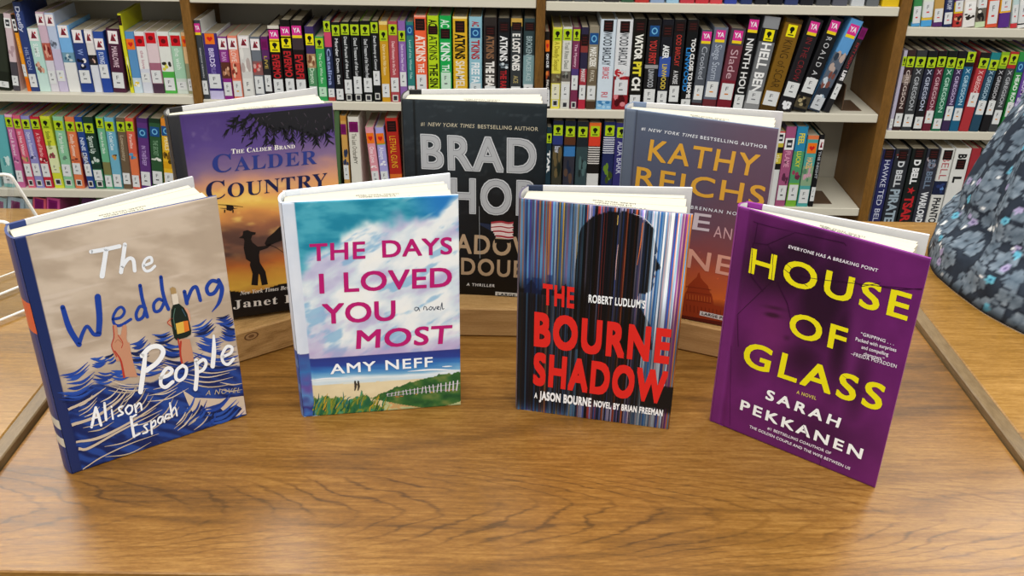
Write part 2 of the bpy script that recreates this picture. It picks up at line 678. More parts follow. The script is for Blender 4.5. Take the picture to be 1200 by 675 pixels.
for a, b_ in UP:
    q = MB(); q.bevel_box(a, b_, YC - 0.004, YC + DEEP + 0.012, 0.0, 1.34, 0.0015, '7d561f')
    loc(q.build('upright', M_OAK, case), case)
q = MB(); q.bevel_box(UP[0][0] - 0.01, UP[-1][1] + 0.01, YC - 0.012, YC + DEEP + 0.02, 1.3402, 1.365, 0.002, '7d561f')
loc(q.build('top_board', M_OAK, case), case)
for i in range(4):
    q = MB(); q.box(UP[i][1] + 0.0004, UP[i + 1][0] - 0.0004, YC + DEEP, YC + DEEP + 0.01, 0.08, 1.335, 'b9b4a4')
    loc(q.build('back_panel', M_BACK, case), case)
    q = MB(); q.box(UP[i][1] + 0.0004, UP[i + 1][0] - 0.0004, YC + 0.03, YC + 0.05, 0.0, 0.079, '7d561f')
    loc(q.build('plinth', M_OAK, case), case)
SHELF = {0: [0.094, -0.179, -0.457], 1: [0.092, -0.188, -0.467], 2: [0.0865, -0.200, -0.4775], 3: [0.0365, -0.245, -0.525]}
for bay, zs in SHELF.items():
    for z in zs:
        q = MB(); q.bevel_box(UP[bay][1] + 0.0006, UP[bay + 1][0] - 0.0006, YC, YC + DEEP - 0.0005, z + TZ - 0.0235, z + TZ, 0.0015, 'd9d3c0')
        loc(q.build('shelf', M_METAL, case), case)


# ------------------------------------------------------------------ shelf books
ORD = ('first second third fourth fifth sixth seventh eighth ninth tenth eleventh twelfth thirteenth fourteenth fifteenth sixteenth seventeenth '
       'eighteenth nineteenth twentieth twenty-first twenty-second twenty-third twenty-fourth twenty-fifth twenty-sixth twenty-seventh '
       'twenty-eighth twenty-ninth thirtieth thirty-first thirty-second').split()


def flat(mb, x0, x1, z0, z1, y, col):
    mb.add([(x0, y, z0), (x1, y, z0), (x1, y, z1), (x0, y, z1)], [(0, 1, 2, 3)], col)


def disc(mb, x, z, rx, rz, y, col, n=10):
    mb.poly([(x + rx * math.cos(2 * math.pi * i / n), y, z + rz * math.sin(2 * math.pi * i / n)) for i in range(n)], col)


def put_text(mb, s, x0, x1, z0, z1, y, col, off=0.0, down=False):
    """lettering on a spine; down: reads from top to bottom"""
    vs, fs = glyphs(s, off)
    if not len(vs):
        return
    a, b_ = vs[:, 0].min(), vs[:, 0].max()
    u = (vs[:, 0] - a) / max(b_ - a, 1e-6)
    v = vs[:, 1] / CAP
    if down:
        pts = [(x0 + (x1 - x0) * vv, y, z1 - (z1 - z0) * uu) for uu, vv in zip(u, v)]
    else:
        pts = [(x0 + (x1 - x0) * uu, y, z0 + (z1 - z0) * vv) for uu, vv in zip(u, v)]
    mb.add(pts, fs, col)


def sticker(kind, x0, x1, zc, h, y):
    """the genre stickers near the head of each spine"""
    q = MB()
    z0, z1 = zc - h / 2, zc + h / 2
    w_ = x1 - x0
    cx = (x0 + x1) / 2
    e = -0.00012
    if kind in ('g', 'y'):
        base = 'b3cf1c' if kind == 'g' else 'f2e411'
        flat(q, x0, x1, z0, z1, y, base)
        disc(q, cx, zc + h * .14, w_ * .26, h * .2, y + e, '15180c')
        flat(q, cx - w_ * .1, cx + w_ * .1, zc - h * .2, zc, y + e, '15180c')
        flat(q, cx - w_ * .3, cx + w_ * .3, zc - h * .38, zc - h * .28, y + e, '3c4412')
    elif kind == 'ya':
        flat(q, x0, x1, z0 + h * .22, z1, y, 'd8338f')
        flat(q, x0, x1, z0, z0 + h * .22, y, 'f0d21e')
        put_text(q, 'YA', x0 + w_ * .12, x1 - w_ * .12, z0 + h * .45, z0 + h * .82, y + e, 'f7eef4', 0.03)
    elif kind == 'h':
        flat(q, x0, x1, z0, z1, y, 'f2781c')
        hx, hz = w_ * .3, h * .28
        q.poly([(cx + hx * 1.0 * math.sin(t) ** 3, y + e, zc + hz * (13 * math.cos(t) - 5 * math.cos(2 * t) - 2 * math.cos(3 * t) - math.cos(4 * t)) / 16) for t in [2 * math.pi * i / 22 for i in range(22)]], 'd51f1f')
    elif kind == 'r':
        flat(q, x0, x1, z0, z1, y, 'd21420')
        disc(q, cx, zc, w_ * .26, h * .22, y + e, '6d0a12')
    elif kind == 'a':
        flat(q, x0, x1, z0, z1, y, 'f3ecea')
        q.poly([(cx - w_ * .3, y + e, zc - h * .3), (cx - w_ * .05, y + e, zc + h * .34), (cx + w_ * .08, y + e, zc + h * .1), (cx + w_ * .32, y + e, zc - h * .3)], '7c2130')
        disc(q, cx + w_ * .2, zc + h * .16, w_ * .1, h * .1, y + e, 'c4283a')
    elif kind == 'm':
        flat(q, x0, x1, z0, z1, y, '7b1560')
        flat(q, x0 + w_ * .15, x1 - w_ * .15, z0 + h * .2, z1 - h * .2, y + e, '69104f')
    elif kind == 'k':
        flat(q, x0, x1, z0, z1, y, '1a0f0f')
        for i in range(3):
            flat(q, x0 + w_ * .15, x1 - w_ * .15, z0 + h * (.2 + .24 * i), z0 + h * (.3 + .24 * i), y + e, '4a1a18')
    elif kind == 'q':
        flat(q, x0, x1, z0, z1, y, '1d4d86')
        n = 12
        for i in range(n):
            a, b_ = 2 * math.pi * i / n, 2 * math.pi * (i + 1) / n
            q.poly([(cx + w_ * r * math.cos(t), y + e, zc + h * r * math.sin(t)) for t, r in ((a, .2), (b_, .2), (b_, .32), (a, .32))], '6fb4dc')
    elif kind == 'w':
        flat(q, x0, x1, z0, z1, y, 'efefec')
        flat(q, x0 + w_ * .2, x1 - w_ * .2, z0 + h * .2, z1 - h * .15, y + e, '2b2d33')
        flat(q, x0 + w_ * .3, x1 - w_ * .3, z0 + h * .4, z1 - h * .4, y + 2 * e, 'd9dadb')
    return q


def shelf_book(root, T, Hh, D, base, opt, small=False):
    """local frame: x across the spine, y into the shelf, z up; parts are children of root"""
    r = min(0.0035, T * 0.2)
    t = min(0.0022, T * 0.16)
    hard = opt.get('hb', 1)
    board = 0.003 if hard else 0.0
    # outer path of the cover seen from above (back left -> spine -> back right), and the inner one
    arc = [(r * (1 - math.sin(a)), r * (1 - math.cos(a))) for a in (0, math.pi / 4, math.pi / 2)]
    outer = [(0, D)] + [(r - r * math.cos(a), r - r * math.sin(a)) for a in (0, math.pi / 4, math.pi / 2)]
    outer += [(T - x, y) for x, y in reversed(outer)]
    inner = []
    for x, y in outer:
        ix = min(max(x, t), T - t)
        iy = max(y, t * 1.4) if y < D else D
        inner.append((ix, iy))
    q = MB()
    n = len(outer)
    bands = sorted(opt.get('b', []), key=lambda s: s[0])
    cuts = sorted({0.0, 1.0} | {c for s in bands for c in s[:2]})
    side = opt.get('side', base)
    for k in range(n - 1):
        spine = 1 <= k <= n - 3
        cs = cuts if spine else [0.0, 1.0]
        for f0, f1 in zip(cs[:-1], cs[1:]):
            col = base if spine else side
            if spine:
                for s in bands:
                    if s[0] <= (f0 + f1) / 2 <= s[1]:
                        col = s[2]
            za, zb = Hh * (1 - f1), Hh * (1 - f0)
            (xa, ya), (xb, yb) = outer[k], outer[k + 1]
            q.add([(xa, ya, za), (xb, yb, za), (xb, yb, zb), (xa, ya, zb)], [(0, 1, 2, 3)], col)
        (xa, ya), (xb, yb) = inner[k], inner[k + 1]
        q.add([(xa, ya, 0), (xb, yb, 0), (xb, yb, Hh), (xa, ya, Hh)], [(3, 2, 1, 0)], side)
        for z, rev in ((0, 1), (Hh, 0)):
            p = [(*outer[k], z), (*outer[k + 1], z), (*inner[k + 1], z), (*inner[k], z)]
            q.add(p, [(3, 2, 1, 0) if rev else (0, 1, 2, 3)], bands[0][2] if bands and bands[0][0] == 0 and not rev and spine else (base if spine else side))
    for a, b_ in ((outer[0], inner[0]), (outer[-1], inner[-1])):
        q.add([(*a, 0), (*b_, 0), (*b_, Hh), (*a, Hh)], [(0, 1, 2, 3)], side)
    # small printed pictures on the spine
    for s in opt.get('pic', []):
        f0, f1, c1, c2 = s
        for i in range(7):
            x = T * (0.2 + 0.6 * random.random())
            z = Hh * (1 - (f0 + (f1 - f0) * (0.15 + 0.7 * random.random())))
            disc(q, x, z, T * random.uniform(.10, .2), Hh * (f1 - f0) * random.uniform(.12, .26), -0.00005 - 0.00002 * i, random.choice((c1, c2)), 7)
    q.build('cover', M_SPINE, root)
    q = MB()
    g = 0.0002
    q.box(t + g, T - t - g, t * 1.4 + (0.002 if hard else g), D - board, board + 0.0001, Hh - board - 0.0001, opt.get('p', 'b5aa92'))  # default paper tone is darkened: shade inside the shelves is put into the colour
    o = q.build('page_block', M_PAGES, root)
    if small:
        return
    for kind, fc in opt.get('s', []):
        hh = opt.get('sh', 0.026)
        ww = min(T * 0.88, 0.025)
        sticker(kind, T / 2 - ww / 2, T / 2 + ww / 2, Hh * (1 - fc), hh, -0.0005).build('genre_sticker', M_DECAL, root)
    if 'l' in opt:
        f0, f1 = opt['l'][:2]
        x0, x1 = T * 0.09, T * 0.91
        z0, z1 = Hh * (1 - f1), Hh * (1 - f0)
        q = MB()
        flat(q, x0, x1, z0, z1, -0.0006, opt['l'][2] if len(opt['l']) > 2 else 'dfe1e0')
        hh = z1 - z0
        put_text(q, 'F', T * .38, T * .56, z0 + hh * .55, z0 + hh * .8, -0.0007, '4a4d52')
        flat(q, T * .36, T * .62, z0 + hh * .30, z0 + hh * .38, -0.0007, opt.get('dot', '6b6e72'))
        q.build('call_number_label', M_DECAL, root)
    if 'bc' in opt:             # barcode patch at the foot
        q = MB(); z = max(Hh * (1 - opt['bc']), 0.0105)
        flat(q, T * .2, T * .8, z - 0.009, z + 0.009, -0.0006, 'd9d9d2')
        flat(q, T * .3, T * .7, z - 0.006, z + 0.006, -0.0007, '333338')
        q.build('shelf_tag', M_DECAL, root)
    if 'star' in opt:           # printed star between the two lines of the spine
        q = MB(); z = Hh * .455
        q.poly([(T * .5 + T * .3 * (1 if i % 2 == 0 else .42) * math.sin(i * math.pi / 5 + math.pi / 2), -0.0003, z + T * .3 * (1 if i % 2 == 0 else .42) * math.cos(i * math.pi / 5 + math.pi / 2)) for i in range(10)], 'c2262c')
        q.build('spine_star', M_DECAL, root)
    if 't' in opt:
        for s in opt['t']:
            q = MB()
            txt, col, f0, f1, k = s[:5]
            c = s[5] if len(s) > 5 else 0.5
            off = s[6] if len(s) > 6 else 0.02
            put_text(q, txt, T * (c - k / 2), T * (c + k / 2), Hh * (1 - f1), Hh * (1 - f0), -0.0003, col, off, True)
            q.build('spine_lettering', M_DECAL, root)


def book_row(bay, where, group, zshelf, ybase, setback, tr, items, depth=0.145, small=False, ordinals=True, start=0, prev=None):
    """tr maps the measuring grid of a row to the photograph; every book is built at its own place on the shelf"""
    x0, y0, sc = tr
    Ys = YC + setback
    zs = zshelf + TZ + 0.0004
    prev = prev
    n = start
    for it in items:
        a, b_, c, yt, base, desc = it[:6]
        opt = dict(it[6]) if len(it) > 6 else {}
        yb = opt.get('yb', ybase if not isinstance(ybase, tuple) else ybase[1] + (a - ybase[0]) * (ybase[3] - ybase[1]) / (ybase[2] - ybase[0]))
        P0 = at_y(x0 + a / sc, y0 + yb / sc, Ys)
        P1 = at_y(x0 + b_ / sc, y0 + yb / sc, Ys)
        P2 = at_y(x0 + c / sc, y0 + yt / sc, Ys)
        slope = (P2.x - P0.x) / (P2.z - P0.z)
        dx0 = slope * (zs - P0.z)
        P0.x += dx0
        P1.x += dx0
        hz = P2.z - zs
        lean = math.atan(slope)                        # + leans right
        if abs(lean) < 0.03:
            lean = 0.0
        Hh = hz / math.cos(lean)
        lo, hi = UP[bay][1] + 0.0012, UP[bay + 1][0] - 0.0012
        right = min(P1.x, hi)
        left = max(P0.x, lo + max(0.0, -math.tan(lean) * hz))
        # keep it clear of the book before it
        ca, sa = math.cos(lean), math.sin(lean)
        if prev is not None:
            (qx, qa, qT, qH) = prev
            cq, sq = math.cos(qa), math.sin(qa)
            # prev right face: from B=(qx+qT*cq, -qT*sq (or lifted)) direction (sq,cq)
            def prev_right_x(z):
                lift = max(0.0, qT * sq)
                bx, bz = qx + qT * cq, lift - qT * sq
                return bx + (z - bz) * sq / cq if z >= bz else bx
            lift_me = max(0.0, (right - left) * sa)
            need = left
            for z in (0.0, Hh * ca, qH * cq, qH * cq - (qT * sq if sq > 0 else 0)):
                z = min(z, Hh * ca)
                mine = left + (z - lift_me) * sa / ca
                need = max(need, left + prev_right_x(z) + 0.0006 - mine)
            # when this one leans left, the bottom right of prev matters too
            left = need
        T = max((right - left) * ca, 0.010)
        lift = max(0.0, T * sa)
        pz = zs + lift
        px = left
        prev = (px, lean, T, Hh)
        D = min(opt.get('D', depth * random.uniform(.93, 1.05)), DEEP - setback - 0.006)
        word = ORD[n] if ordinals else None
        lab = desc.replace('spine', 'book') + ', ' + word + ' from left, ' + where
        M = Matrix.Translation((px, Ys, pz)) @ Matrix.Rotation(lean, 4, 'Y')
        root = empty(opt.get('name', 'shelf_book'), None, lab, 'book', group, M)
        shelf_book(root, T, Hh, D, base, opt, small)
        n += 1
    return prev

# measured rows: bottom-left x, bottom-right x, top-left x, top y, colour, look, extras
def S(*k):
    return list(k)


LEFT_UP = [
    (-10, 62, -60, 80, '2c3226', 'dark green paperback with mottled cover', dict(hb=0, b=[(.75, 1, '1d2218')], l=(.88, .96))),
    (62, 118, 0, 80, 'd9c3c6', 'pale pink spine going grey at its foot', dict(s=[('w', .12)], b=[(.62, 1, '4a464c')], l=(.80, .93), pic=[(.4, .6, 'b89aa0', 'efe0dd')])),
    (118, 180, 25, 85, 'ef9a22', 'orange spine with black head and white square sticker', dict(s=[('w', .13)], sh=.03, b=[(0, .23, '191614'), (.82, 1, 'ea6c12')], l=(.64, .80), t=[('LAMAR', 'f6c672', .3, .5, .34)])),
    (180, 232, 80, 10, '2d3f78', 'tall navy spine with pale script lettering', dict(l=(.80, .95), b=[(0, .1, '22305c')], t=[('Deadly', 'c9cfe4', .05, .33, .5), ('HILTON', '8f9bc4', .5, .75, .4)])),
    (232, 298, 160, 165, 'b9ded2', 'mint spine with white sticker and small figures', dict(hb=0, s=[('a', .1)], sh=.032, pic=[(.48, .7, 'd8a890', '8d5b4d')], t=[('SUMMER', 'f2faf6', .24, .45, .4)], b=[(.72, 1, 'c9e4dc')])),
    (298, 348, 205, 70, 'd3b5c4', 'lilac pink spine with a red picture block', dict(hb=0, s=[('a', .09)], sh=.03, b=[(.38, .6, 'b65b4c'), (.6, 1, 'd9d5dc')], pic=[(.38, .58, '7d1f1d', 'e0a48d')], l=(.73, .9))),
    (348, 402, 255, 75, 'bfcbe2', 'pale blue lavender spine with small portrait', dict(hb=0, s=[('a', .09)], sh=.03, b=[(.45, 1, 'c9bfd8')], pic=[(.32, .45, '5f6674', '99a2b8')], l=(.72, .86), dot='e6d04a')),
    (405, 475, 325, 148, '79b4e6', 'sky blue spine with a white foot', dict(hb=0, s=[('a', .09)], sh=.032, b=[(.4, .55, '6f99ae'), (.55, 1, 'e6e6e2')], pic=[(.42, .55, '3c6279', 'c8d7d8')])),
    (480, 553, 412, 175, '2a3f7c', 'navy spine with white bird picture', dict(hb=0, s=[('a', .1)], sh=.034, pic=[(.45, .62, 'e9e4e4', '11162c')], l=(.64, .85), b=[(.86, 1, '27428e')], t=[('W', '8ea2d8', .3, .4, .4)])),
    (556, 603, 487, 172, 'e2ddd8', 'thin cream spine with dark photo block', dict(hb=0, s=[('a', .12)], sh=.032, b=[(.4, .56, '1f1e22'), (.56, 1, 'd9dce4')], pic=[(.42, .54, 'd9b7a4', '3a2a2c')])),
    (605, 664, 545, 185, '2f4f9e', 'royal blue spine with white author lettering', dict(hb=0, s=[('a', .2)], sh=.03, t=[('FLYING', 'cfdaf2', .33, .52, .45)], l=(.53, .76), b=[(.76, 1, '2a4aa0')])),
    (665, 742, 615, 170, '4a2038', 'dark maroon spine with white vertical title', dict(s=[('a', .13)], sh=.034, t=[('MARLOWE', 'd9b9c6', .27, .6, .4)], l=(.68, .93))),
    (745, 775, 662, 80, 'd9d628', 'tall bright yellow spine taller than its neighbours', dict(side='c6c81e', s=[('k', .08)], pic=[(.5, .95, 'f2efb4', '20241c')])),
    (775, 840, 712, 185, '5b93c4', 'blue spine with orange heart sticker', dict(hb=0, s=[('h', .2)], sh=.028, b=[(.75, 1, 'c9d9e2')], pic=[(.78, .9, 'e6c93c', 'f3efe0')])),
    (840, 900, 780, 185, 'e9e6e4', 'white spine with red sticker and grey foot', dict(hb=0, s=[('r', .15)], sh=.028, b=[(.6, 1, 'd3d6e0')], t=[('the love', 'c9a0a8', .3, .6, .3)], l=(.66, .82))),
    (900, 968, 850, 185, 'e3cdd0', 'pale pink spine with red sticker and plum foot', dict(hb=0, s=[('r', .1)], sh=.028, b=[(.5, .62, 'a7687c'), (.62, .84, 'b08090'), (.84, 1, '4c3346')], l=(.62, .83))),
    (968, 1040, 915, 185, 'e6e8e0', 'white spine with red sticker and green foot', dict(hb=0, s=[('r', .15)], sh=.028, b=[(.64, 1, '4fae46')], pic=[(.48, .64, '2a2a22', 'd9cf4a')], l=(.74, .95))),
    (1040, 1108, 985, 190, 'a9d3b4', 'mint green spine with red sticker', dict(hb=0, s=[('r', .13)], sh=.028, b=[(.0, .18, 'dcebdc'), (.75, 1, 'cfd9cf')], t=[('the wish', 'dff0e2', .25, .6, .4)], l=(.8, .93))),
    (1110, 1142, 1052, 190, 'e9c08c', 'thin peach spine with orange sticker by the upright', dict(hb=0, s=[('h', .14)], sh=.028, b=[(.5, 1, '9b9a76')], l=(.75, .95))),
]
book_row(0, "left bay upper shelf", 'books on the left bay upper shelf', -0.179, (0, 522, 1140, 562), 0.022, (0, 0, 5), LEFT_UP)

MID_UP_A = [
    (132, 183, 65, 118, '3f4348', 'charcoal spine with pink sticker beside the oak upright', dict(s=[('ya', .11)], sh=.03, t=[('SHADOW CROWN', 'c9ccd0', .34, .72, .22)], l=(.76, .94), side='e9e9e6', hb=0)),
    (186, 268, 125, 195, '45307c', 'wide purple spine with orange heart sticker', dict(side='eef0f4', s=[('h', .08)], sh=.028, b=[(.87, 1, 'c9c2e6')], t=[('BIRDS', 'd6cdf0', .22, .5, .34), ('MILLER', '8f7fc4', .5, .62, .3)], l=(.61, .83))),
    (270, 322, 222, 215, '8a2f86', 'purple spine with couple in a brown photo', dict(hb=0, s=[('a', .11)], sh=.03, b=[(.4, .66, '5f3226'), (.66, 1, '8c2a84')], pic=[(.42, .64, 'e0b090', 'b07a58')], t=[('ROAN', 'd9a6d6', .24, .38, .5)], l=(.72, .94))),
    (325, 380, 280, 210, 'ee8a70', 'coral spine with couple in a photo', dict(hb=0, s=[('a', .12)], sh=.03, b=[(.42, .68, 'd86a54')], pic=[(.42, .66, 'e6c0a2', '7d2f25')], t=[('LOVE', 'f9d2c4', .22, .4, .5)], l=(.7, .95), dot='e0b030')),
    (383, 450, 345, 208, 'd5d3ce', 'pale grey spine with soft flower pattern', dict(hb=0, s=[('a', .1)], sh=.03, pic=[(.2, .6, 'b8a9a4', 'e9e6df')], l=(.66, .94, 'e4e4de'))),
    (453, 510, 408, 215, '6d737c', 'slate grey spine with small red picture', dict(hb=0, s=[('a', .12)], sh=.03, b=[(.38, .6, '8a5a58')], pic=[(.4, .58, 'c43e3c', 'd9a59c')], l=(.62, .9), dot='202020')),
    (512, 556, 470, 215, '5c2a62', 'dark plum spine going black below', dict(hb=0, b=[(.35, 1, '2c2a2c')], s=[('m', .12)], sh=.028, l=(.6, .86), dot='202020', t=[('LIVE', 'b9a050', .3, .5, .4)])),
    (560, 625, 512, 150, '17110f', 'black spine with red lettering beside the plum one', dict(s=[('ya', .13), ('y', .27)], sh=.03, b=[(0, .04, 'd9d4c6')], t=[('EVERMO', 'c2262c', .38, .7, .62, .5, .03)], l=(.71, .92))),
    (630, 690, 572, 116, '17110f', 'black spine with red lettering between its twins', dict(s=[('ya', .15), ('y', .27)], sh=.03, t=[('EVERMO', 'c2262c', .38, .7, .66, .5, .03)], l=(.72, .92))),
    (692, 757, 652, 118, '1a1313', 'black spine with red lettering, plum band at top', dict(s=[('ya', .14)], sh=.032, b=[(.18, .36, '3f3338')], t=[('EVERFI', 'c2262c', .42, .72, .66, .5, .03)], l=(.73, .93))),
    (768, 820, 730, 155, '3f2f62', 'purple spine with yellow sticker, fading to green', dict(s=[('y', .17)], sh=.03, b=[(.36, .55, 'b08a62'), (.55, 1, '4f8a5e')], pic=[(.38, .54, 'e0c79c', '7d4c34')], t=[('Dragon', 'c6e0c4', .55, .76, .5)], l=(.8, .95))),
    (822, 873, 792, 215, '39a458', 'bright green spine with green sticker', dict(hb=0, s=[('g', .1)], sh=.028, t=[('The Cat Who Ran', 'bfe6c4', .25, .72, .3)], l=(.78, .93, 'bfe2c4'))),
    (876, 918, 828, 120, '26304f', 'navy spine with pink band under the head', dict(s=[('g', .07)], sh=.028, b=[(.14, .32, 'd2486a'), (.94, 1, 'b04a42')], t=[('Catalina', '9aa8d8', .34, .8, .5)], l=(.84, .95))),
    (922, 970, 880, 130, '16171a', 'black spine with a thin red right edge', dict(s=[('g', .1)], sh=.028, side='9c2430', t=[('Murder Down East', 'd9dbdc', .2, .78, .36)], l=(.84, .98))),
    (973, 1023, 936, 128, '141619', 'black spine with white italic title and long label', dict(s=[('g', .09)], sh=.028, t=[('Dead Pursuit of the Road', 'cfd2d4', .18, .7, .34)], l=(.72, .9), bc=.96)),
    (1026, 1080, 988, 126, '121416', 'black spine with white italic title over grey label', dict(s=[('g', .1)], sh=.028, t=[('Dead Treasure of the Lane', 'cfd2d4', .2, .7, .34)], l=(.68, .9), bc=.96)),
    (1084, 1140, 1050, 122, '121416', 'black spine with lime edge and white title', dict(side='7fae2c', s=[('g', .11)], sh=.028, t=[('Dead Treasure of the Trading Post', 'cfd2d4', .22, .7, .34)], l=(.7, .88), bc=.96)),
    (1142, 1187, 1114, 122, '17191b', 'black spine with white label near the middle', dict(s=[('g', .08)], sh=.028, t=[('Dead Bounty at Connor', 'cfd2d4', .18, .6, .34)], l=(.61, .79), bc=.93)),
]
pa = book_row(1, "middle bay upper shelf", 'books on the middle bay upper shelf', -0.188, 598, 0.006, (210, 0, 5), MID_UP_A)
MID_UP_B = [
    (140, 190, 113, 125, 'cf9a24', 'mustard yellow spine with green sticker', dict(s=[('g', .17)], sh=.028, b=[(0, .04, 'e9cf80')], t=[('Dying in the Fifth Season', 'efdba4', .28, .66, .32)], l=(.77, .94))),
    (192, 245, 172, 125, 'b24a52', 'brick red spine with green sticker', dict(s=[('g', .1)], sh=.028, t=[('Dead Honesty in the Dark', 'f0c8c8', .24, .66, .32)], l=(.69, .87), bc=.95)),
    (247, 290, 229, 122, '8f66ac', 'violet spine with green sticker', dict(s=[('g', .18)], sh=.028, t=[('Death in the Deep Wood', 'e0d0ee', .28, .6, .32)], l=(.62, .8))),
    (293, 336, 282, 128, '2f7d78', 'teal spine with round blue sticker', dict(s=[('q', .1)], sh=.026, t=[('Lord of the Winter Tide', 'a9d6d0', .22, .7, .32)], l=(.79, .93))),
    (340, 408, 331, 90, 'f2633a', 'orange red spine with big white lettering', dict(s=[('k', .1)], sh=.03, b=[(0, .02, 'f6a890')], t=[('ATKINS', 'f9e9dc', .22, .52, .74, .5, .03), ('THE', 'f9e9dc', .54, .65, .5, .5, .03)], l=(.67, .86))),
    (414, 478, 405, 92, 'b8d61f', 'lime spine with big black lettering', dict(t=[('AC', '1c230c', .04, .12, .7, .5, .03), ('ATKINS', '2a3310', .22, .5, .7, .5, .01), ('THE SIN', '1c230c', .54, .82, .7, .5, .03)], s=[('k', .16)], sh=.022, l=(.84, .95, 'dfe6c8'))),
    (482, 549, 481, 92, '19a84c', 'bright green spine with big white lettering', dict(t=[('AC', 'd6f2dc', .04, .13, .7, .5, .02), ('KINS', 'e6f7ea', .3, .51, .72, .5, .03), ('TH', 'e6f7ea', .55, .63, .6, .5, .03), ('E', 'd6f2dc', .86, .94, .7, .5, .02)], s=[('k', .2)], sh=.026, l=(.64, .84, 'c9e6cf'))),
    (558, 640, 558, 98, 'e3b32a', 'yellow spine with black surname over white title', dict(t=[('ATKINS', '17140c', .19, .48, .66, .5, .04), ('SHAMEL', 'f0e6d2', .5, .82, .6, .5, .02)], s=[('k', .11)], sh=.03, b=[(0, .02, 'f2e0a4')], l=(.82, .94, 'ead9a8'))),
    (650, 724, 650, 98, '8fbfce', 'light blue spine with red surname', dict(t=[('AC', 'b02a34', .05, .11, .5, .5, .03), ('TKINS', 'b02a34', .26, .48, .6, .5, .03), ('FREE FA', 'eef4f6', .52, .76, .6, .5, .03)], s=[('q', .18)], sh=.026, l=(.76, .94, 'd3dee0'))),
    (733, 808, 733, 102, '2e2826', 'dark brown spine with tan surname and white title', dict(t=[('ATKINS', '8e6648', .2, .47, .56, .5, .03), ('THE HEA', 'ece8e2', .5, .8, .6, .5, .05)], s=[('k', .15)], sh=.026, l=(.79, .94))),
    (814, 882, 814, 106, '17191d', 'black spine with white surname and red title', dict(t=[('ATKINS', 'f0f0f0', .2, .49, .6, .5, .03), ('THE RAN', 'b0262a', .6, .84, .5, .5, .03)], s=[('k', .1)], sh=.026, pic=[(.5, .58, 'cfd8dc', '6c7880')], l=(.86, .96))),
    (887, 952, 887, 108, '35393b', 'charcoal spine with yellow head and white title', dict(b=[(0, .09, 'c9a24a')], t=[('E LOST ONES', 'eceae4', .17, .6, .62, .5, .04), ('ACE', 'b0a06a', .66, .75, .4)], s=[('k', .09)], sh=.022, l=(.79, .95))),
    (960, 1030, 960, 108, '2f4144', 'dark teal spine with soft blue foot', dict(b=[(.42, .78, '7f9fa2')], t=[('BROKEN', '9fb4b6', .2, .42, .5, .5, .02), ('PLACES ACE', 'b9cccc', .44, .72, .4, .5, .01)], s=[('k', .09)], sh=.022, l=(.76, .93))),
]
book_row(1, "middle bay upper shelf", 'books on the middle bay upper shelf', -0.188, 600, 0.006, (420, 0, 5), MID_UP_B, start=18, prev=pa)

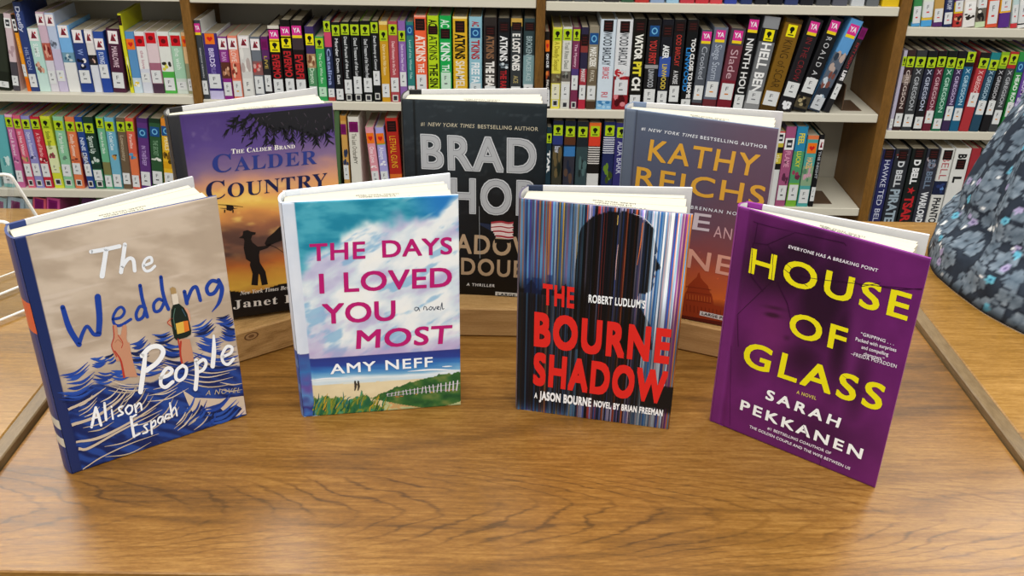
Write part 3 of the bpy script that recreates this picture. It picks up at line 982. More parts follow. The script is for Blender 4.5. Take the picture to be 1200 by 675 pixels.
RIGHT_UP_A = [
    (86, 122, 84, 185, '1b1415', 'black spine with orange heart beside the upright', dict(hb=0, side='8f1f24', s=[('h', .18)], sh=.03, t=[('ON CUE', 'eef0f0', .28, .46, .5, .5, .04), ('FALC', 'e9e4da', .62, .75, .5, .5, .03)], pic=[(.46, .62, 'e98a3c', 'b5502a')], l=(.75, .97))),
    (124, 178, 134, 160, 'e6dc52', 'yellow spine with green sticker', dict(s=[('g', .09)], sh=.03, b=[(.56, .68, '6f6242')], t=[('A Deadly Sequel', 'a89a24', .17, .52, .5)], pic=[(.57, .67, '8d8a6a', '4c3c2a')], l=(.69, .88, 'e6e3c6'), bc=.93)),
    (181, 235, 195, 158, 'dcdbd2', 'ivory spine with green sticker', dict(s=[('g', .09)], sh=.03, b=[(.53, .66, '6f6a62')], t=[('Trail Rites Dead', '8c8f88', .18, .5, .45)], pic=[(.54, .65, '92978c', '3c3a36')], l=(.69, .88), bc=.95)),
    (238, 281, 257, 160, '7c3558', 'plum spine with green sticker', dict(s=[('g', .09)], sh=.03, b=[(.5, .58, '4e3a78'), (.75, 1, '7a2f4e')], t=[('The Mystery', 'e0b9c9', .2, .48, .34)], l=(.58, .76), bc=.95)),
    (285, 328, 308, 160, '2e2a44', 'dark violet spine with red foot', dict(hb=0, s=[('k', .15)], sh=.03, b=[(.15, .3, '8a3a36'), (.5, .7, 'a3303c'), (.86, 1, 'b82c40')], t=[('MARKET', 'e6d9d9', .5, .66, .5, .5, .03)], l=(.7, .88))),
    (331, 387, 353, 156, '8f8672', 'taupe spine with round blue sticker', dict(hb=0, s=[('q', .14)], sh=.03, b=[(.5, .7, '6d5f4a'), (.9, 1, '4a3626')], t=[('MAPLE CREEK', 'f2efe6', .24, .48, .6, .5, .04), ('FATAL', 'cfc7b4', .52, .66, .4)], l=(.71, .88))),
    (392, 482, 430, 113, 'd3e0ea', 'pale blue spine with dark surname, red title', dict(b=[(.9, 1, '7fb4dc')], s=[('k', .07)], sh=.03, t=[('WOOD BARCLAY', '3e4650', .13, .5, .52, .5, .02), ('BROKE', 'd0606a', .52, .65, .4, .5, .02), ('RI', 'c8707a', .8, .86, .4)], pic=[(.9, .99, '3f7fb4', 'a9cfe8')])),
    (484, 576, 524, 113, 'e0e2e4', 'white spine with a red swirl at its foot', dict(b=[(.62, 1, '8f1f28')], s=[('k', .08)], sh=.03, t=[('WOOD BARCLAY', '4a4e54', .13, .5, .52, .5, .02), ('FA', 'e6d6d6', .56, .64, .5)], pic=[(.5, .68, 'b3262e', 'c9dadf'), (.78, .98, '4a0c14', 'd9848a')], l=(.66, .83, 'dedfe2'))),
    (580, 652, 620, 110, '15150f', 'black spine with huge white and yellow title', dict(t=[('VATOR', 'f0efe6', .16, .44, .56, .5, .05), ('PIT', 'e6d83a', .46, .62, .6, .5, .05), ('CH', 'f0efe6', .63, .78, .6, .5, .05)], s=[('k', .08)], sh=.03, l=(.83, .97))),
    (660, 737, 712, 115, '1c1c1e', 'black spine with round blue sticker and red title', dict(t=[('YOU FIRST', 'c83a34', .22, .48, .5, .5, .02), ('LINWOOD', 'b9bcc0', .54, .74, .4)], s=[('q', .12)], sh=.028, l=(.76, .93), b=[(.49, .53, '9a9a9a')])),
    (740, 806, 800, 115, '191a22', 'black spine with blue glow and yellow lettering', dict(b=[(.4, .62, '3a56a4')], t=[('AKER', 'eef0f0', .27, .42, .5, .5, .04), ('LINWOOD', 'd9c04a', .48, .76, .4)], s=[('k', .12)], sh=.03, l=(.78, .95))),
    (808, 874, 868, 115, '18181a', 'black spine with red title and narrow white name', dict(t=[('OOD BARCLAY', 'c23a30', .16, .5, .44, .5, .01), ('A NOISE', 'd9d9da', .55, .7, .4)], s=[('k', .08)], sh=.028, l=(.72, .9))),
    (882, 946, 945, 115, '101214', 'black spine with white title over blue lettering', dict(t=[('TOO CLOSE TO HOME', 'f0f0ee', .2, .86, .34, .68, .04), ('LINWOOD', '2a86d0', .3, .78, .4, .3, .02)], s=[('k', .07)], sh=.026, l=(.87, .99))),
]
pb = book_row(2, "right bay upper shelf", 'books on the right bay upper shelf', -0.200, 628, 0.008, (620, 0, 5), RIGHT_UP_A)
RIGHT_UP_B = [
    (-52, 8, 15, 177, '4f545c', 'grey spine with pink sticker and pale script', dict(s=[('ya', .09)], sh=.032, t=[('Crooked', 'b4bac4', .2, .6, .5, .5, 0)], l=(.68, .86), dot='e08a2a', b=[(.9, 1, '382022')])),
    (12, 92, 88, 163, '687080', 'blue grey spine with pale script and red foot', dict(s=[('ya', .1)], sh=.032, t=[('Siege Storm', 'b9c2d0', .2, .62, .5, .5, 0)], l=(.64, .83), dot='e08a2a', b=[(.86, 1, '6a2a30')])),
    (97, 182, 188, 170, '6d3440', 'wine red spine with pale script title', dict(s=[('ya', .1)], sh=.034, t=[('Slade', 'cba7ae', .25, .6, .5, .5, 0)], l=(.66, .86), dot='d07a2a', b=[(.0, .2, '4a4248'), (.62, 1, '7a1f2c')])),
    (185, 252, 288, 103, '141416', 'black spine with large white two word title', dict(s=[('ya', .09)], sh=.034, t=[('NINTH HOU', 'e6e6e4', .22, .8, .58, .5, .02)], l=(.82, .97))),
    (256, 348, 384, 103, '707274', 'grey spine with white title and yellow sticker', dict(s=[('y', .19)], sh=.03, b=[(0, .16, '8b8d90'), (.12, .26, '1c1c1c'), (.9, 1, '8e8f90')], t=[('HELL BEN', 'f2f2f0', .27, .8, .58, .5, .03)], l=(.78, .92, 'd4d6d6'))),
    (353, 452, 508, 122, '7d5a18', 'golden brown spine with dark engraved title', dict(s=[('y', .12)], sh=.032, b=[(0, .04, '3a2a10'), (.94, 1, '4a3410')], t=[('KING of SCAR', '3a2608', .22, .74, .5, .5, -.01)], l=(.78, .94))),
    (458, 547, 640, 120, '1e1c20', 'black spine with thin red lettering and white claws', dict(s=[('ya', .1)], sh=.036, t=[('IN THE CROW', '9c2a30', .2, .66, .4, .5, -.02)], l=(.68, .84), pic=[(.88, .99, 'e9e9ec', 'f0f0f2')])),
    (548, 638, 760, 115, '17171a', 'black spine with spaced white lettering', dict(s=[('ya', .1)], sh=.036, t=[('R O A L D  A I', 'cfd0d2', .2, .64, .36, .5, .0)], l=(.64, .8), b=[(.84, .97, '4a4232')], pic=[(.84, .96, 'a89a74', '1c1a16')])),
    (640, 722, 884, 128, '5d9bd2', 'blue spine with dark splashed picture', dict(s=[('ya', .12)], sh=.036, b=[(.36, .72, '5a6472'), (.72, 1, '2a3442')], pic=[(.34, .6, 'b9a59a', '2f3a48'), (.55, .75, '7d4a40', 'c9d3dc'), (.78, .92, 'e9eef2', '9fb4c6')], l=(.84, .98, 'c9ced2'))),
    (724, 776, 938, 165, '232326', 'slim black spine with purple head beside bookend', dict(s=[('m', .07)], sh=.03, t=[('FIFTY NIGHT', 'b0343a', .18, .48, .4, .5, .0), ('LIFE', 'eceaea', .5, .62, .5, .5, .05)], l=(.66, .84))),
]
last = book_row(2, "right bay upper shelf", 'books on the right bay upper shelf', -0.200, 634, 0.008, (820, 0, 5), RIGHT_UP_B, start=13, prev=pb)

CASE_TOP = [
    (395, 468, 432, -130, '3c8a4e', 'green spine with white label and blue foot', dict(hb=0, b=[(.9, 1, '5aa4d6')], l=(.55, .93), dot='d23a3a')),
    (473, 550, 510, -130, 'dfe6d8', 'white spine with yellow and blue foot', dict(hb=0, b=[(.78, .86, 'e3bd3c'), (.86, 1, '52a6de')], l=(.45, .8), dot='d23a3a')),
    (555, 624, 590, -130, 'c29a54', 'tan spine with white label and purple foot', dict(hb=0, b=[(.85, 1, '5a2f6c')], l=(.6, .9), dot='d23a3a')),
    (628, 692, 664, -130, '27305a', 'navy spine with white label low down', dict(hb=0, t=[('SNOW CAMP', 'cfd4e6', .3, .62, .5)], l=(.68, .94), dot='d23a3a')),
    (697, 762, 730, -130, '6d3a78', 'purple spine with yellow band and red foot', dict(hb=0, b=[(.45, .7, 'e6c22a'), (.7, 1, 'b83a34')], l=(.42, .66), dot='d23a3a', pic=[(.72, .96, '2a1a1a', 'e0a07a')])),
    (766, 852, 800, -130, 'ece8e2', 'broad ivory spine with small black figure', dict(hb=0, pic=[(.7, .84, '17140f', '2a221c')], l=(.45, .7, 'f4f2ee'), dot='d23a3a')),
    (856, 926, 892, -130, 'd9d6cf', 'grey photo spine with pale green foot', dict(hb=0, b=[(.55, .88, '6d655a'), (.88, 1, 'cfe0b4')], pic=[(.58, .86, 'e9e4da', '1d1a17')], l=(.36, .58), dot='d23a3a')),
    (930, 1010, 972, -130, 'e2583a', 'orange red spine with tall white label', dict(hb=0, l=(.42, .92), dot='d23a3a')),
    (1012, 1096, 1050, -130, 'eeb32a', 'yellow spine with violet lower third', dict(hb=0, b=[(.68, 1, '5a2f86')], l=(.38, .64), dot='d23a3a')),
    (1098, 1152, 1130, -130, 'bfd6d6', 'pale aqua spine with a red foot', dict(hb=0, b=[(.9, 1, 'd23a40')], l=(.5, .88), dot='d23a3a')),
    (1155, 1222, 1190, -130, 'e9e9e6', 'white spine with black line at foot', dict(hb=0, b=[(.9, .93, '1a1a1a')], l=(.5, .86), dot='d23a3a')),
    (1226, 1290, 1260, -130, 'cf4a50', 'red spine at the picture edge', dict(hb=0)),
]
book_row(3, "far right bay top shelf", 'books on the far right top shelf', 0.0365, 190, 0.004, (1000, 0, 6), CASE_TOP)

XC = dict(hb=1)
CASE_MID = [
    (243, 264, 345, 355, 'b9b3c8', 'thin pale lavender spine against the oak upright', dict(s=[('g', .13)], sh=.026, l=(.85, .97))),
    (268, 328, 385, 352, '3a2626', 'dark brown spine with pale band', dict(s=[('g', .14)], sh=.028, b=[(.3, .4, '8a7a70')], t=[('GREGSON', 'c9b8b0', .24, .72, .42)], l=(.78, .95), dot='e08a2a')),
    (332, 404, 452, 355, '35373a', 'charcoal spine with silver surname', dict(s=[('g', .14)], sh=.028, t=[('X GREGSON', 'aeb2b6', .22, .74, .42)], l=(.79, .95), dot='e08a2a')),
    (410, 476, 536, 358, '282c3e', 'blue black spine with pale surname', dict(s=[('g', .14)], sh=.028, b=[(0, .22, '17181c'), (.6, 1, '1b1b1f')], t=[('X GREGSON', 'b4bcd0', .22, .74, .42)], l=(.82, .97), dot='e08a2a')),
    (480, 540, 608, 358, '6a2436', 'maroon spine with black head', dict(s=[('g', .13)], sh=.028, b=[(0, .2, '1b1618')], t=[('X GREGSON', 'd0a8b0', .22, .74, .42)], l=(.74, .9), dot='e08a2a')),
    (545, 610, 678, 358, '1f6a4c', 'green spine with black head', dict(s=[('g', .14)], sh=.028, b=[(0, .2, '161a18')], t=[('X GREGSON', 'b4dcc8', .22, .76, .42)], l=(.84, .97), dot='e08a2a')),
    (613, 670, 748, 360, '3c2c50', 'dark violet spine with black head', dict(s=[('g', .15)], sh=.028, b=[(0, .2, '19171c')], t=[('X GREGSON', 'c0b0d4', .22, .66, .42)], l=(.68, .86), dot='e08a2a')),
    (673, 736, 818, 366, '1f6286', 'blue spine with black head', dict(s=[('g', .06)], sh=.028, b=[(0, .18, '16191c')], t=[('X GREGSON', 'b0d2e2', .2, .66, .42)], l=(.7, .86), dot='e08a2a')),
    (740, 810, 902, 372, 'b0343a', 'scarlet spine with black head', dict(s=[('g', .13)], sh=.028, b=[(0, .19, '1b1718')], t=[('X GREGSON', 'f0c0bc', .22, .56, .42)], l=(.5, .68), dot='e08a2a')),
    (814, 880, 978, 372, '274a60', 'steel blue spine with teal head', dict(s=[('g', .15)], sh=.028, b=[(0, .2, '1f7f84')], t=[('X GREGSON', 'a9c6d6', .22, .6, .42)], l=(.6, .78), dot='e08a2a')),
    (884, 946, 1044, 368, '1c1b1e', 'black spine with lime head', dict(s=[('g', .1)], sh=.028, b=[(0, .2, '86b023')], t=[('X GREGSON', 'c0c0c4', .22, .6, .42)], l=(.6, .78), dot='e08a2a')),
    (950, 1010, 1112, 366, '3f4245', 'dark grey spine with red head', dict(s=[('g', .09)], sh=.028, b=[(0, .2, 'b02a2e')], t=[('X GREGSON', 'b9bcc0', .22, .68, .42)], l=(.72, .9), dot='e08a2a')),
    (1014, 1082, 1176, 366, '2f8f42', 'bright green spine with white lettering', dict(s=[('q', .18)], sh=.028, t=[('HEAD ROW', 'e6f2e8', .28, .68, .5, .5, .03)], l=(.62, .8), dot='e08a2a')),
    (1086, 1150, 1244, 366, '6a4a9c', 'violet spine beside the floral fabric', dict(l=(.56, .76), dot='e08a2a', t=[('PLUM', 'd8cdec', .3, .52, .5)])),
    (1154, 1216, 1306, 366, '54565c', 'grey spine at the picture edge', dict(l=(.6, .8))),
]
book_row(3, "far right bay middle shelf", 'books on the far right middle shelf', -0.245, 922, 0.003, (1000, 0, 6), CASE_MID)

CASE_LOW = [
    (686, 752, 775, 275, '262a5c', 'navy spine with pale lettering by the upright', dict(side='cfd3e2', s=[('k', .06)], sh=.03, t=[('HAWKE', 'd3d8ea', .14, .5, .46, .5, .0), ('TED BEL', 'd3d8ea', .53, .97, .46, .5, .0)])),
    (756, 842, 850, 272, '2b2e34', 'black spine with large grey title', dict(s=[('k', .08)], sh=.03, t=[('D BELL', 'cfd3d6', .16, .5, .4, .5, .04), ('PIRATE', '9fb0bc', .53, .98, .6, .5, .04)], pic=[(.05, .12, 'd9d2cf', '7d3a34')])),
    (848, 930, 950, 272, '1a201f', 'black spine with red star and red title', dict(s=[('k', .06)], sh=.03, t=[('D BELL', 'eceeee', .14, .46, .42, .5, .05), ('TSAR', 'c2262c', .62, .97, .6, .5, .04)], star=1)),
    (934, 1010, 1042, 272, '32343f', 'blue black spine with slanting white title', dict(s=[('k', .07)], sh=.03, t=[('ED BELL', '6f8096', .12, .52, .44, .5, .03), ('WARLORD', 'e6e9ec', .56, .98, .5, .5, .04)], pic=[(.08, .3, 'a89aa0', '54505c')])),
    (1014, 1088, 1120, 270, 'dcdcd6', 'ivory spine with red surname and dark photo', dict(s=[('k', .08)], sh=.028, t=[('BELL', 'b0283a', .1, .4, .56, .5, -.01), ('PHANTO', '1c2026', .64, .98, .56, .5, .03)], b=[(.42, .6, '1c2440')], pic=[(.44, .58, '5f86c0', '2a3a6c')])),
    (1092, 1180, 1218, 270, 'e3e3de', 'white spine with black lettering beside the fabric', dict(s=[('k', .2)], sh=.03, t=[('B', '1a1a1c', .07, .13, .5, .5, .05), ('L', '1a1a1c', .36, .44, .5, .5, .05)])),
    (1184, 1236, 1306, 270, 'a03038', 'red spine half hidden by the fabric', {}),
    (1240, 1290, 1362, 270, '3c4a44', 'dark spine behind the fabric', {}),
]
for it in CASE_LOW:
    it[6].setdefault('D', .15)
book_row(3, "far right bay lower shelf", 'books on the far right lower shelf', -0.525, 735, 0.003, (880, 120, 5), CASE_LOW)

LEFT_LOW = [
    (-70, 10, -130, 75, '6fb3ba', 'pale teal spine at the picture edge', dict(l=(.72, .9), dot='303030')),
    (12, 92, -62, 75, '5fb0b4', 'aqua spine with white label near the foot', dict(l=(.8, .95), dot='303030', b=[(.6, 1, '74b6b2')], pic=[(.55, .75, 'cfe6e2', '4a9a9a')])),
    (95, 153, 5, 72, 'c76a9c', 'orchid pink spine with green sticker', dict(s=[('g', .1)], sh=.028, t=[('Dead & Bored', 'f0cfe0', .2, .55, .4)], pic=[(.56, .66, '7d3a6c', 'e0a6c4')], l=(.76, .92), b=[(.0, .03, 'e9b4d0')])),
    (156, 214, 64, 76, 'd9617c', 'salmon pink spine with small picnic picture', dict(s=[('g', .11)], sh=.028, t=[('In Hot Water', 'f6d4d8', .22, .55, .4)], pic=[(.55, .65, '6a7a4c', 'c9a06a')], l=(.66, .84), bc=.93)),
    (217, 266, 124, 80, '8f8cc6', 'lavender spine with green sticker', dict(s=[('g', .11)], sh=.028, t=[('Dying to Remember', 'dcdaf0', .22, .55, .4)], pic=[(.52, .6, '3a3a64', 'b9b6da')], l=(.65, .83), bc=.93)),
    (269, 320, 183, 84, 'c2283c', 'crimson spine with green sticker', dict(s=[('g', .1)], sh=.028, t=[('A Trio of Sharks', 'f0b4b4', .22, .55, .4)], pic=[(.56, .64, 'e9d6c9', '7d1a24')], l=(.65, .84), bc=.93)),
    (325, 381, 238, 82, 'd3d93a', 'lime yellow spine with pale centre', dict(s=[('g', .1)], sh=.028, b=[(.4, .7, 'dfe6b0')], t=[('Smile Beach', '7d8a2a', .2, .45, .4)], pic=[(.5, .6, '7a4a3a', 'a8405a')], l=(.65, .78, 'e0e6b4'), bc=.91)),
    (383, 441, 304, 84, '8cc69c', 'mint spine with tiny bird', dict(s=[('g', .12)], sh=.028, t=[('A Marsh Haven', 'e0f0e2', .22, .5, .4)], pic=[(.54, .6, '4a6a54', '6a8a74')], l=(.66, .83), bc=.92)),
    (445, 499, 374, 86, 'e07a4a', 'terracotta orange spine with red right edge', dict(side='c4343a', s=[('g', .13)], sh=.028, t=[('Deadly Summer', 'f6d8c4', .24, .55, .4)], pic=[(.56, .64, '5a2a2a', 'c05a3a')], l=(.64, .8), bc=.92)),
    (504, 562, 428, 86, '26468c', 'blue spine with white slanting title', dict(side='3f8fd0', s=[('g', .13)], sh=.028, t=[('NINE DEAD', 'd0dcf0', .28, .7, .5)], pic=[(.46, .7, '8a7a74', '17264c')], l=(.65, .82), bc=.93)),
    (565, 622, 490, 86, '1d3a2c', 'deep green spine with white script', dict(s=[('g', .15)], sh=.028, t=[('Spruce Up', 'cfe0d4', .26, .5, .5)], b=[(.72, 1, '2f7a54')], pic=[(.55, .66, 'c9d8cc', '2a5a40')], l=(.73, .88), bc=.93)),
    (624, 668, 556, 88, '6db48a', 'soft green spine with brown foot', dict(s=[('g', .08)], sh=.028, b=[(.62, .8, '7d7a4a')], t=[('Murder in the Glade', 'e0f0e4', .2, .5, .36)], l=(.81, .97), dot='202020')),
    (670, 724, 606, 90, '6fb0c8', 'light blue spine with perched bird', dict(s=[('g', .12)], sh=.028, t=[('A Cold Case', 'e4f2f6', .2, .45, .36)], pic=[(.5, .6, '4a3020', 'c9944a')], l=(.79, .97), dot='202020', b=[(.88, 1, '4f9a9c')])),
    (727, 776, 676, 92, '6d5a44', 'brown spine with green sticker, white left edge', dict(side='e0e0da', s=[('g', .12)], sh=.028, t=[('Lowcountry', 'b9a78c', .24, .6, .4)], l=(.77, .93), dot='202020')),
    (778, 828, 726, 94, 'd9614a', 'red orange spine with blue round picture', dict(s=[('g', .11)], sh=.028, b=[(.5, .8, 'e0764a')], pic=[(.48, .58, '5a9ac0', '3f7aa8')], t=[('Paradise', 'f6cfc0', .22, .42, .36)], l=(.8, .97), dot='202020')),
    (830, 892, 796, 96, '5d3378', 'purple spine with round blue sticker', dict(s=[('q', .2)], sh=.028, t=[('IN THE DEEP', 'b89ad0', .38, .66, .36)], pic=[(.52, .6, '8a6aa4', '3c2054')], l=(.75, .95), dot='202020', b=[(.0, .06, '4a2a66')])),
    (896, 962, 868, 98, '2f5534', 'forest green spine with round blue sticker', dict(s=[('q', .18)], sh=.028, t=[('THE SECRET', '7aa07c', .3, .52, .4)], pic=[(.54, .6, 'e6e6da', 'd0d8c8')], l=(.74, .93), dot='202020', b=[(.0, .06, '1d3420')])),
    (966, 1026, 938, 98, 'e6b52a', 'golden yellow spine with orange head', dict(s=[('q', .17)], sh=.028, b=[(0, .14, 'e08a2a'), (.6, .7, 'd9a01a')], pic=[(.46, .64, '4a3a10', '7d5a1a')], t=[('PERILS', 'f6e6b4', .26, .44, .4)], l=(.76, .95), dot='202020')),
    (1030, 1080, 1003, 98, 'd98a3a', 'orange brown spine beside the sunset book', dict(pic=[(.3, .6, 'b0502a', 'e9c07a')])),
]
book_row(0, "left bay lower shelf", 'books on the left bay lower shelf', -0.457, 520, 0.012, (0, 120, 5), LEFT_LOW)

MID_LOW = [
    (105, 148, 86, 72, '4f6a44', 'thin olive green spine beside the sunset book', dict(side='3a4a34')),
    (152, 236, 122, 118, 'd0a054', 'tan spine with plum sticker and blue silhouette', dict(s=[('m', .16)], sh=.03, pic=[(.4, .62, '2a3450', '3a4460')], b=[(0, .06, 'c28a3c')], l=(.6, .78))),
    (250, 344, 224, 128, 'e0dccf', 'ivory spine with plum sticker', dict(s=[('m', .12)], sh=.03, t=[('The Last Orchard', '8a8478', .2, .5, .4), ('IVY', '5a564c', .5, .58, .3)])),
    (440, 510, 357, 222, 'e39aa6', 'pink spine with orange heart sticker', dict(hb=0, s=[('h', .15)], sh=.03, t=[('One Love', 'f9e0e4', .27, .5, .5)], pic=[(.54, .58, 'f6ece8', 'f9f0ee')], l=(.62, .8))),
    (516, 590, 443, 224, 'a9a4dc', 'lavender spine with orange heart sticker', dict(hb=0, s=[('h', .15)], sh=.03, b=[(.2, .24, '8ab04a')], t=[('Always', 'e6e4f6', .27, .45, .5)], pic=[(.47, .54, 'f0eef6', 'c9c4ee')], l=(.62, .8))),
    (594, 700, 530, 140, 'b0281f', 'red spine with yellow lettering', dict(s=[('k', .1)], sh=.03, t=[('LETHAL GUNS', 'e6b02a', .22, .62, .5, .5, .0)], b=[(.7, .8, 'd9702a')])),
    (704, 742, 662, 140, '5a4f40', 'thin brown spine beside the black book', {}),
]
for it in MID_LOW:
    it[6].setdefault('D', .14)
# bottoms are hidden behind the displayed books: measured at the sight line of the lower shelf
book_row(1, "middle bay lower shelf", 'books on the middle bay lower shelf', -0.467, 850, 0.006, (380, 120, 7.5), MID_LOW)

RIGHT_LOW_A = [
    (226, 262, 240, 235, '1d3440', 'dark teal spine with green sticker', dict(s=[('g', .14)], sh=.028, t=[('TAR', 'eceeee', .3, .6, .5, .5, .05)])),
    (266, 338, 288, 190, '20243c', 'navy spine with pale framed picture', dict(s=[('g', .11)], sh=.03, b=[(.16, .28, '2c3a78'), (.3, .78, '3a382c')], pic=[(.32, .7, '6a5a3a', '1c241c')], t=[('law', 'c9ccd8', .3, .38, .5)])),
    (346, 424, 368, 192, '1c2230', 'dark spine with blue sky picture', dict(s=[('g', .12)], sh=.03, b=[(.16, .28, '5a3420'), (.3, .42, '3a78b4'), (.42, .78, '33323c')], pic=[(.45, .75, '5a4438', '20283c')])),
    (430, 510, 454, 196, '20262c', 'black spine with grey green picture', dict(s=[('g', .12)], sh=.03, b=[(.3, .78, '35474a')], pic=[(.35, .75, '4f6a6a', '222c2c')])),
    (506, 592, 545, 204, '1a1716', 'orange red to black spine with white stripes', dict(s=[('g', .1)], sh=.03, b=[(0, .12, 'e06a2a'), (.12, .28, 'd9402a')] + [(.29 + .028 * i, .303 + .028 * i, 'e6e0da') for i in range(8)] + [(.62, .78, 'd9d9d6')])),
    (612, 690, 640, 198, '232b58', 'blue spine with white stripes and a green plant', dict(s=[('g', .1)], sh=.03, b=[(.18 + .026 * i, .192 + .026 * i, 'dfe2ea') for i in range(8)], pic=[(.48, .75, '6a8a2a', '3a4a1a')])),
    (690, 772, 728, 206, '33306e', 'indigo spine with pale title beside the slate book', dict(s=[('g', .11)], sh=.03, t=[('ADA BARR', 'c4c6dc', .22, .62, .5, .5, .01)])),
]
for it in RIGHT_LOW_A:
    it[6].setdefault('D', .14)
book_row(2, "right bay lower shelf", 'books on the right bay lower shelf', -0.4775, 830, 0.008, (600, 110, 6), RIGHT_LOW_A)
RIGHT_LOW_B = [
    (88, 136, 160, 172, 'c9b63a', 'narrow yellow spine beside the slate book', dict(hb=0, s=[('w', .08)], sh=.03, b=[(0, .03, 'd23a3a'), (.2, .28, '1c1c1c'), (.42, .5, '1c1a18'), (.5, 1, 'd9dad8')], t=[('the', 'efe6b0', .3, .4, .5)])),
    (138, 196, 200, 142, 'a4557c', 'mauve spine with white square sticker', dict(side='3a3450', s=[('w', .21)], sh=.034, t=[('FLAME', 'e09ab4', .3, .5, .5)], pic=[(.55, .72, 'd9c4c9', '5a2a44')], l=(.73, .92), dot='202020')),
    (200, 262, 272, 142, '2a86b0', 'blue green spine with yellow lettering', dict(side='2a9ac8', b=[(.3, .7, '4f9a6a'), (.7, 1, '7ab43a')], t=[('FEEL', 'e6d83a', .08, .22, .5, .5, .03), ('LUCKY', 'd9d83a', .3, .5, .4)], pic=[(.5, .66, '9a3a5a', '6a2a44')], l=(.72, .92))),
    (266, 330, 336, 195, '4fa4a0', 'teal spine with orange heart sticker', dict(hb=0, side='3fa0a4', s=[('h', .17)], sh=.03, b=[(0, .05, 'e07a4a'), (.42, .7, '8aa884')], t=[('HAZEL', 'f0c07a', .3, .46, .5)], pic=[(.45, .68, 'd0a0b0', '5a8a6a')], l=(.75, .95))),
    (334, 362, 412, 190, '17171a', 'tall black spine, last before the empty shelf end', dict(s=[('a', .13)], sh=.03, t=[('THE NIGHT', 'b0b4b8', .22, .6, .5)], l=(.72, .92))),
]
last_low = book_row(2, "right bay lower shelf", 'books on the right bay lower shelf', -0.4775, 618, 0.008, (880, 120, 5), RIGHT_LOW_B, start=7)

BOTTOM_ROW = [
    (-110, -50, -110, 561, '8fa9ae', 'grey teal spine with plum sticker', dict(s=[('m', .12)], sh=.03)),
    (-45, 36, -45, 564, '86a8ac', 'grey blue spine with plum sticker', dict(s=[('m', .17)], sh=.034)),
    (44, 140, 46, 568, 'a9c0cc', 'pale blue grey spine with plum sticker', dict(s=[('m', .17)], sh=.034)),
    (146, 188, 146, 570, '9fb0b4', 'thin grey spine behind the acrylic edge', {}),
    (192, 270, 190, 566, 'd0596a', 'rose red spine with plum sticker', dict(s=[('m', .13)], sh=.036)),
    (275, 352, 272, 566, 'c9528a', 'magenta pink spine with plum sticker', dict(s=[('m', .15)], sh=.036)),
    (480, 560, 478, 568, '4a2448', 'dark plum spine past the gap', {}),
    (564, 640, 562, 570, '6a7a5a', 'sage spine past the gap', {}),
]
for it in BOTTOM_ROW:
    it[6].setdefault('D', .14)
mbq = None
zb = -0.652
q = MB(); q.bevel_box(UP[0][1] + .0006, UP[1][0] - .0006, YC, YC + DEEP - .0005, zb + TZ - .0235, zb + TZ - 0.004, .0015, 'd9d3c0')
loc(q.build('shelf', M_METAL, case), case)
book_row(0, "left bay bottom shelf", 'books on the left bay bottom shelf', zb - 0.004, 1130, 0.012, (0, 120, 5), BOTTOM_ROW)

TOPS = [(-1.16 + 0.043 * i, 0.030 + 0.010 * ((i * 7) % 3)) for i in range(0)]


def foot_row(where, group, zshelf, xs, cols, looks, hgt=0.19):
    n = 0
    for (xa, xb), colr, look in zip(xs, cols, looks):
        P0 = at_y(xa, 2.0, YC + 0.006)
        P1 = at_y(xb, 2.0, YC + 0.006)
        root = empty('shelf_book', None, look + ', ' + ORD[n] + ' from left, ' + where, 'book', group, Matrix.Translation((P0.x, YC + 0.006, zshelf + TZ + 0.0004)))
        shelf_book(root, P1.x - P0.x - 0.0006, hgt * random.uniform(.95, 1.1), 0.14, colr, dict(side=colr), True)
        n += 1


foot_row("middle bay top shelf", 'books whose feet show on the middle top shelf', 0.092,
         [(503, 516), (518, 530), (543, 556)], ['3a3436', '5a2f34', '2c3038'], ['grey foot of a book', 'wine red foot of a book', 'black foot of a book'])
foot_row("right bay top shelf", 'books whose feet show on the right top shelf', 0.0865,
         [(640, 653), (655, 671), (673, 690), (692, 707), (709, 726), (728, 743), (744, 761), (762, 779), (781, 796), (797, 814), (815, 831), (832, 847), (849, 864), (868, 882), (885, 900), (902, 918), (920, 936), (938, 954), (957, 974), (976, 994), (998, 1014), (1016, 1031), (1034, 1055)],
         ['4a4644', '3a3c3f', '55595a', '4c4a48', '3c3a3a', '3a5a44', 'b83a34', '8fa4c4', '9fc4dc', 'c4404a', 'c83a42', 'd24a50', '3a4aa0', '2c3a68', '26282e', '20222a', '34406a', '23252c', '4a4c50', '5a5c66', 'c9cdd0', '6a6e70', 'e6c022'],
         ['smoky grey foot of a book', 'charcoal foot of a book', 'mid grey foot of a book', 'brown grey foot of a book', 'dark foot of a book', 'dark green foot of a book', 'red foot of a book', 'powder blue foot of a book',
          'light blue foot of a book', 'rose red foot of a book', 'bright red foot of a book', 'pink red foot of a book', 'cobalt blue foot of a book', 'navy foot of a book', 'black foot of a book', 'blue black foot of a book', 'slate blue foot of a book', 'dark foot of a slim book',
          'graphite foot of a book', 'violet grey foot of a book', 'white foot of a book', 'dull grey foot of a book', 'yellow foot of the last book'])


def bookend(label, x, y0, zs, hgt, w_=0.10):
    """bent steel plate: a foot on the shelf and an upright against the last book"""
    root = empty('bookend', (x, y0, zs + TZ + 0.0003), label, 'bookend', 'bronze metal bookends on the right bay')
    q = MB()
    q.bevel_box(-0.0012, 0.0012, 0.0, w_, 0.0, hgt, 0.0005, '5c4634')
    q.build('upright_plate', M_BRONZE, root)
    q = MB()
    q.bevel_box(0.0014, 0.055, 0.0, w_, 0.0, 0.0015, 0.0005, '5c4634')
    q.build('foot_plate', M_BRONZE, root)


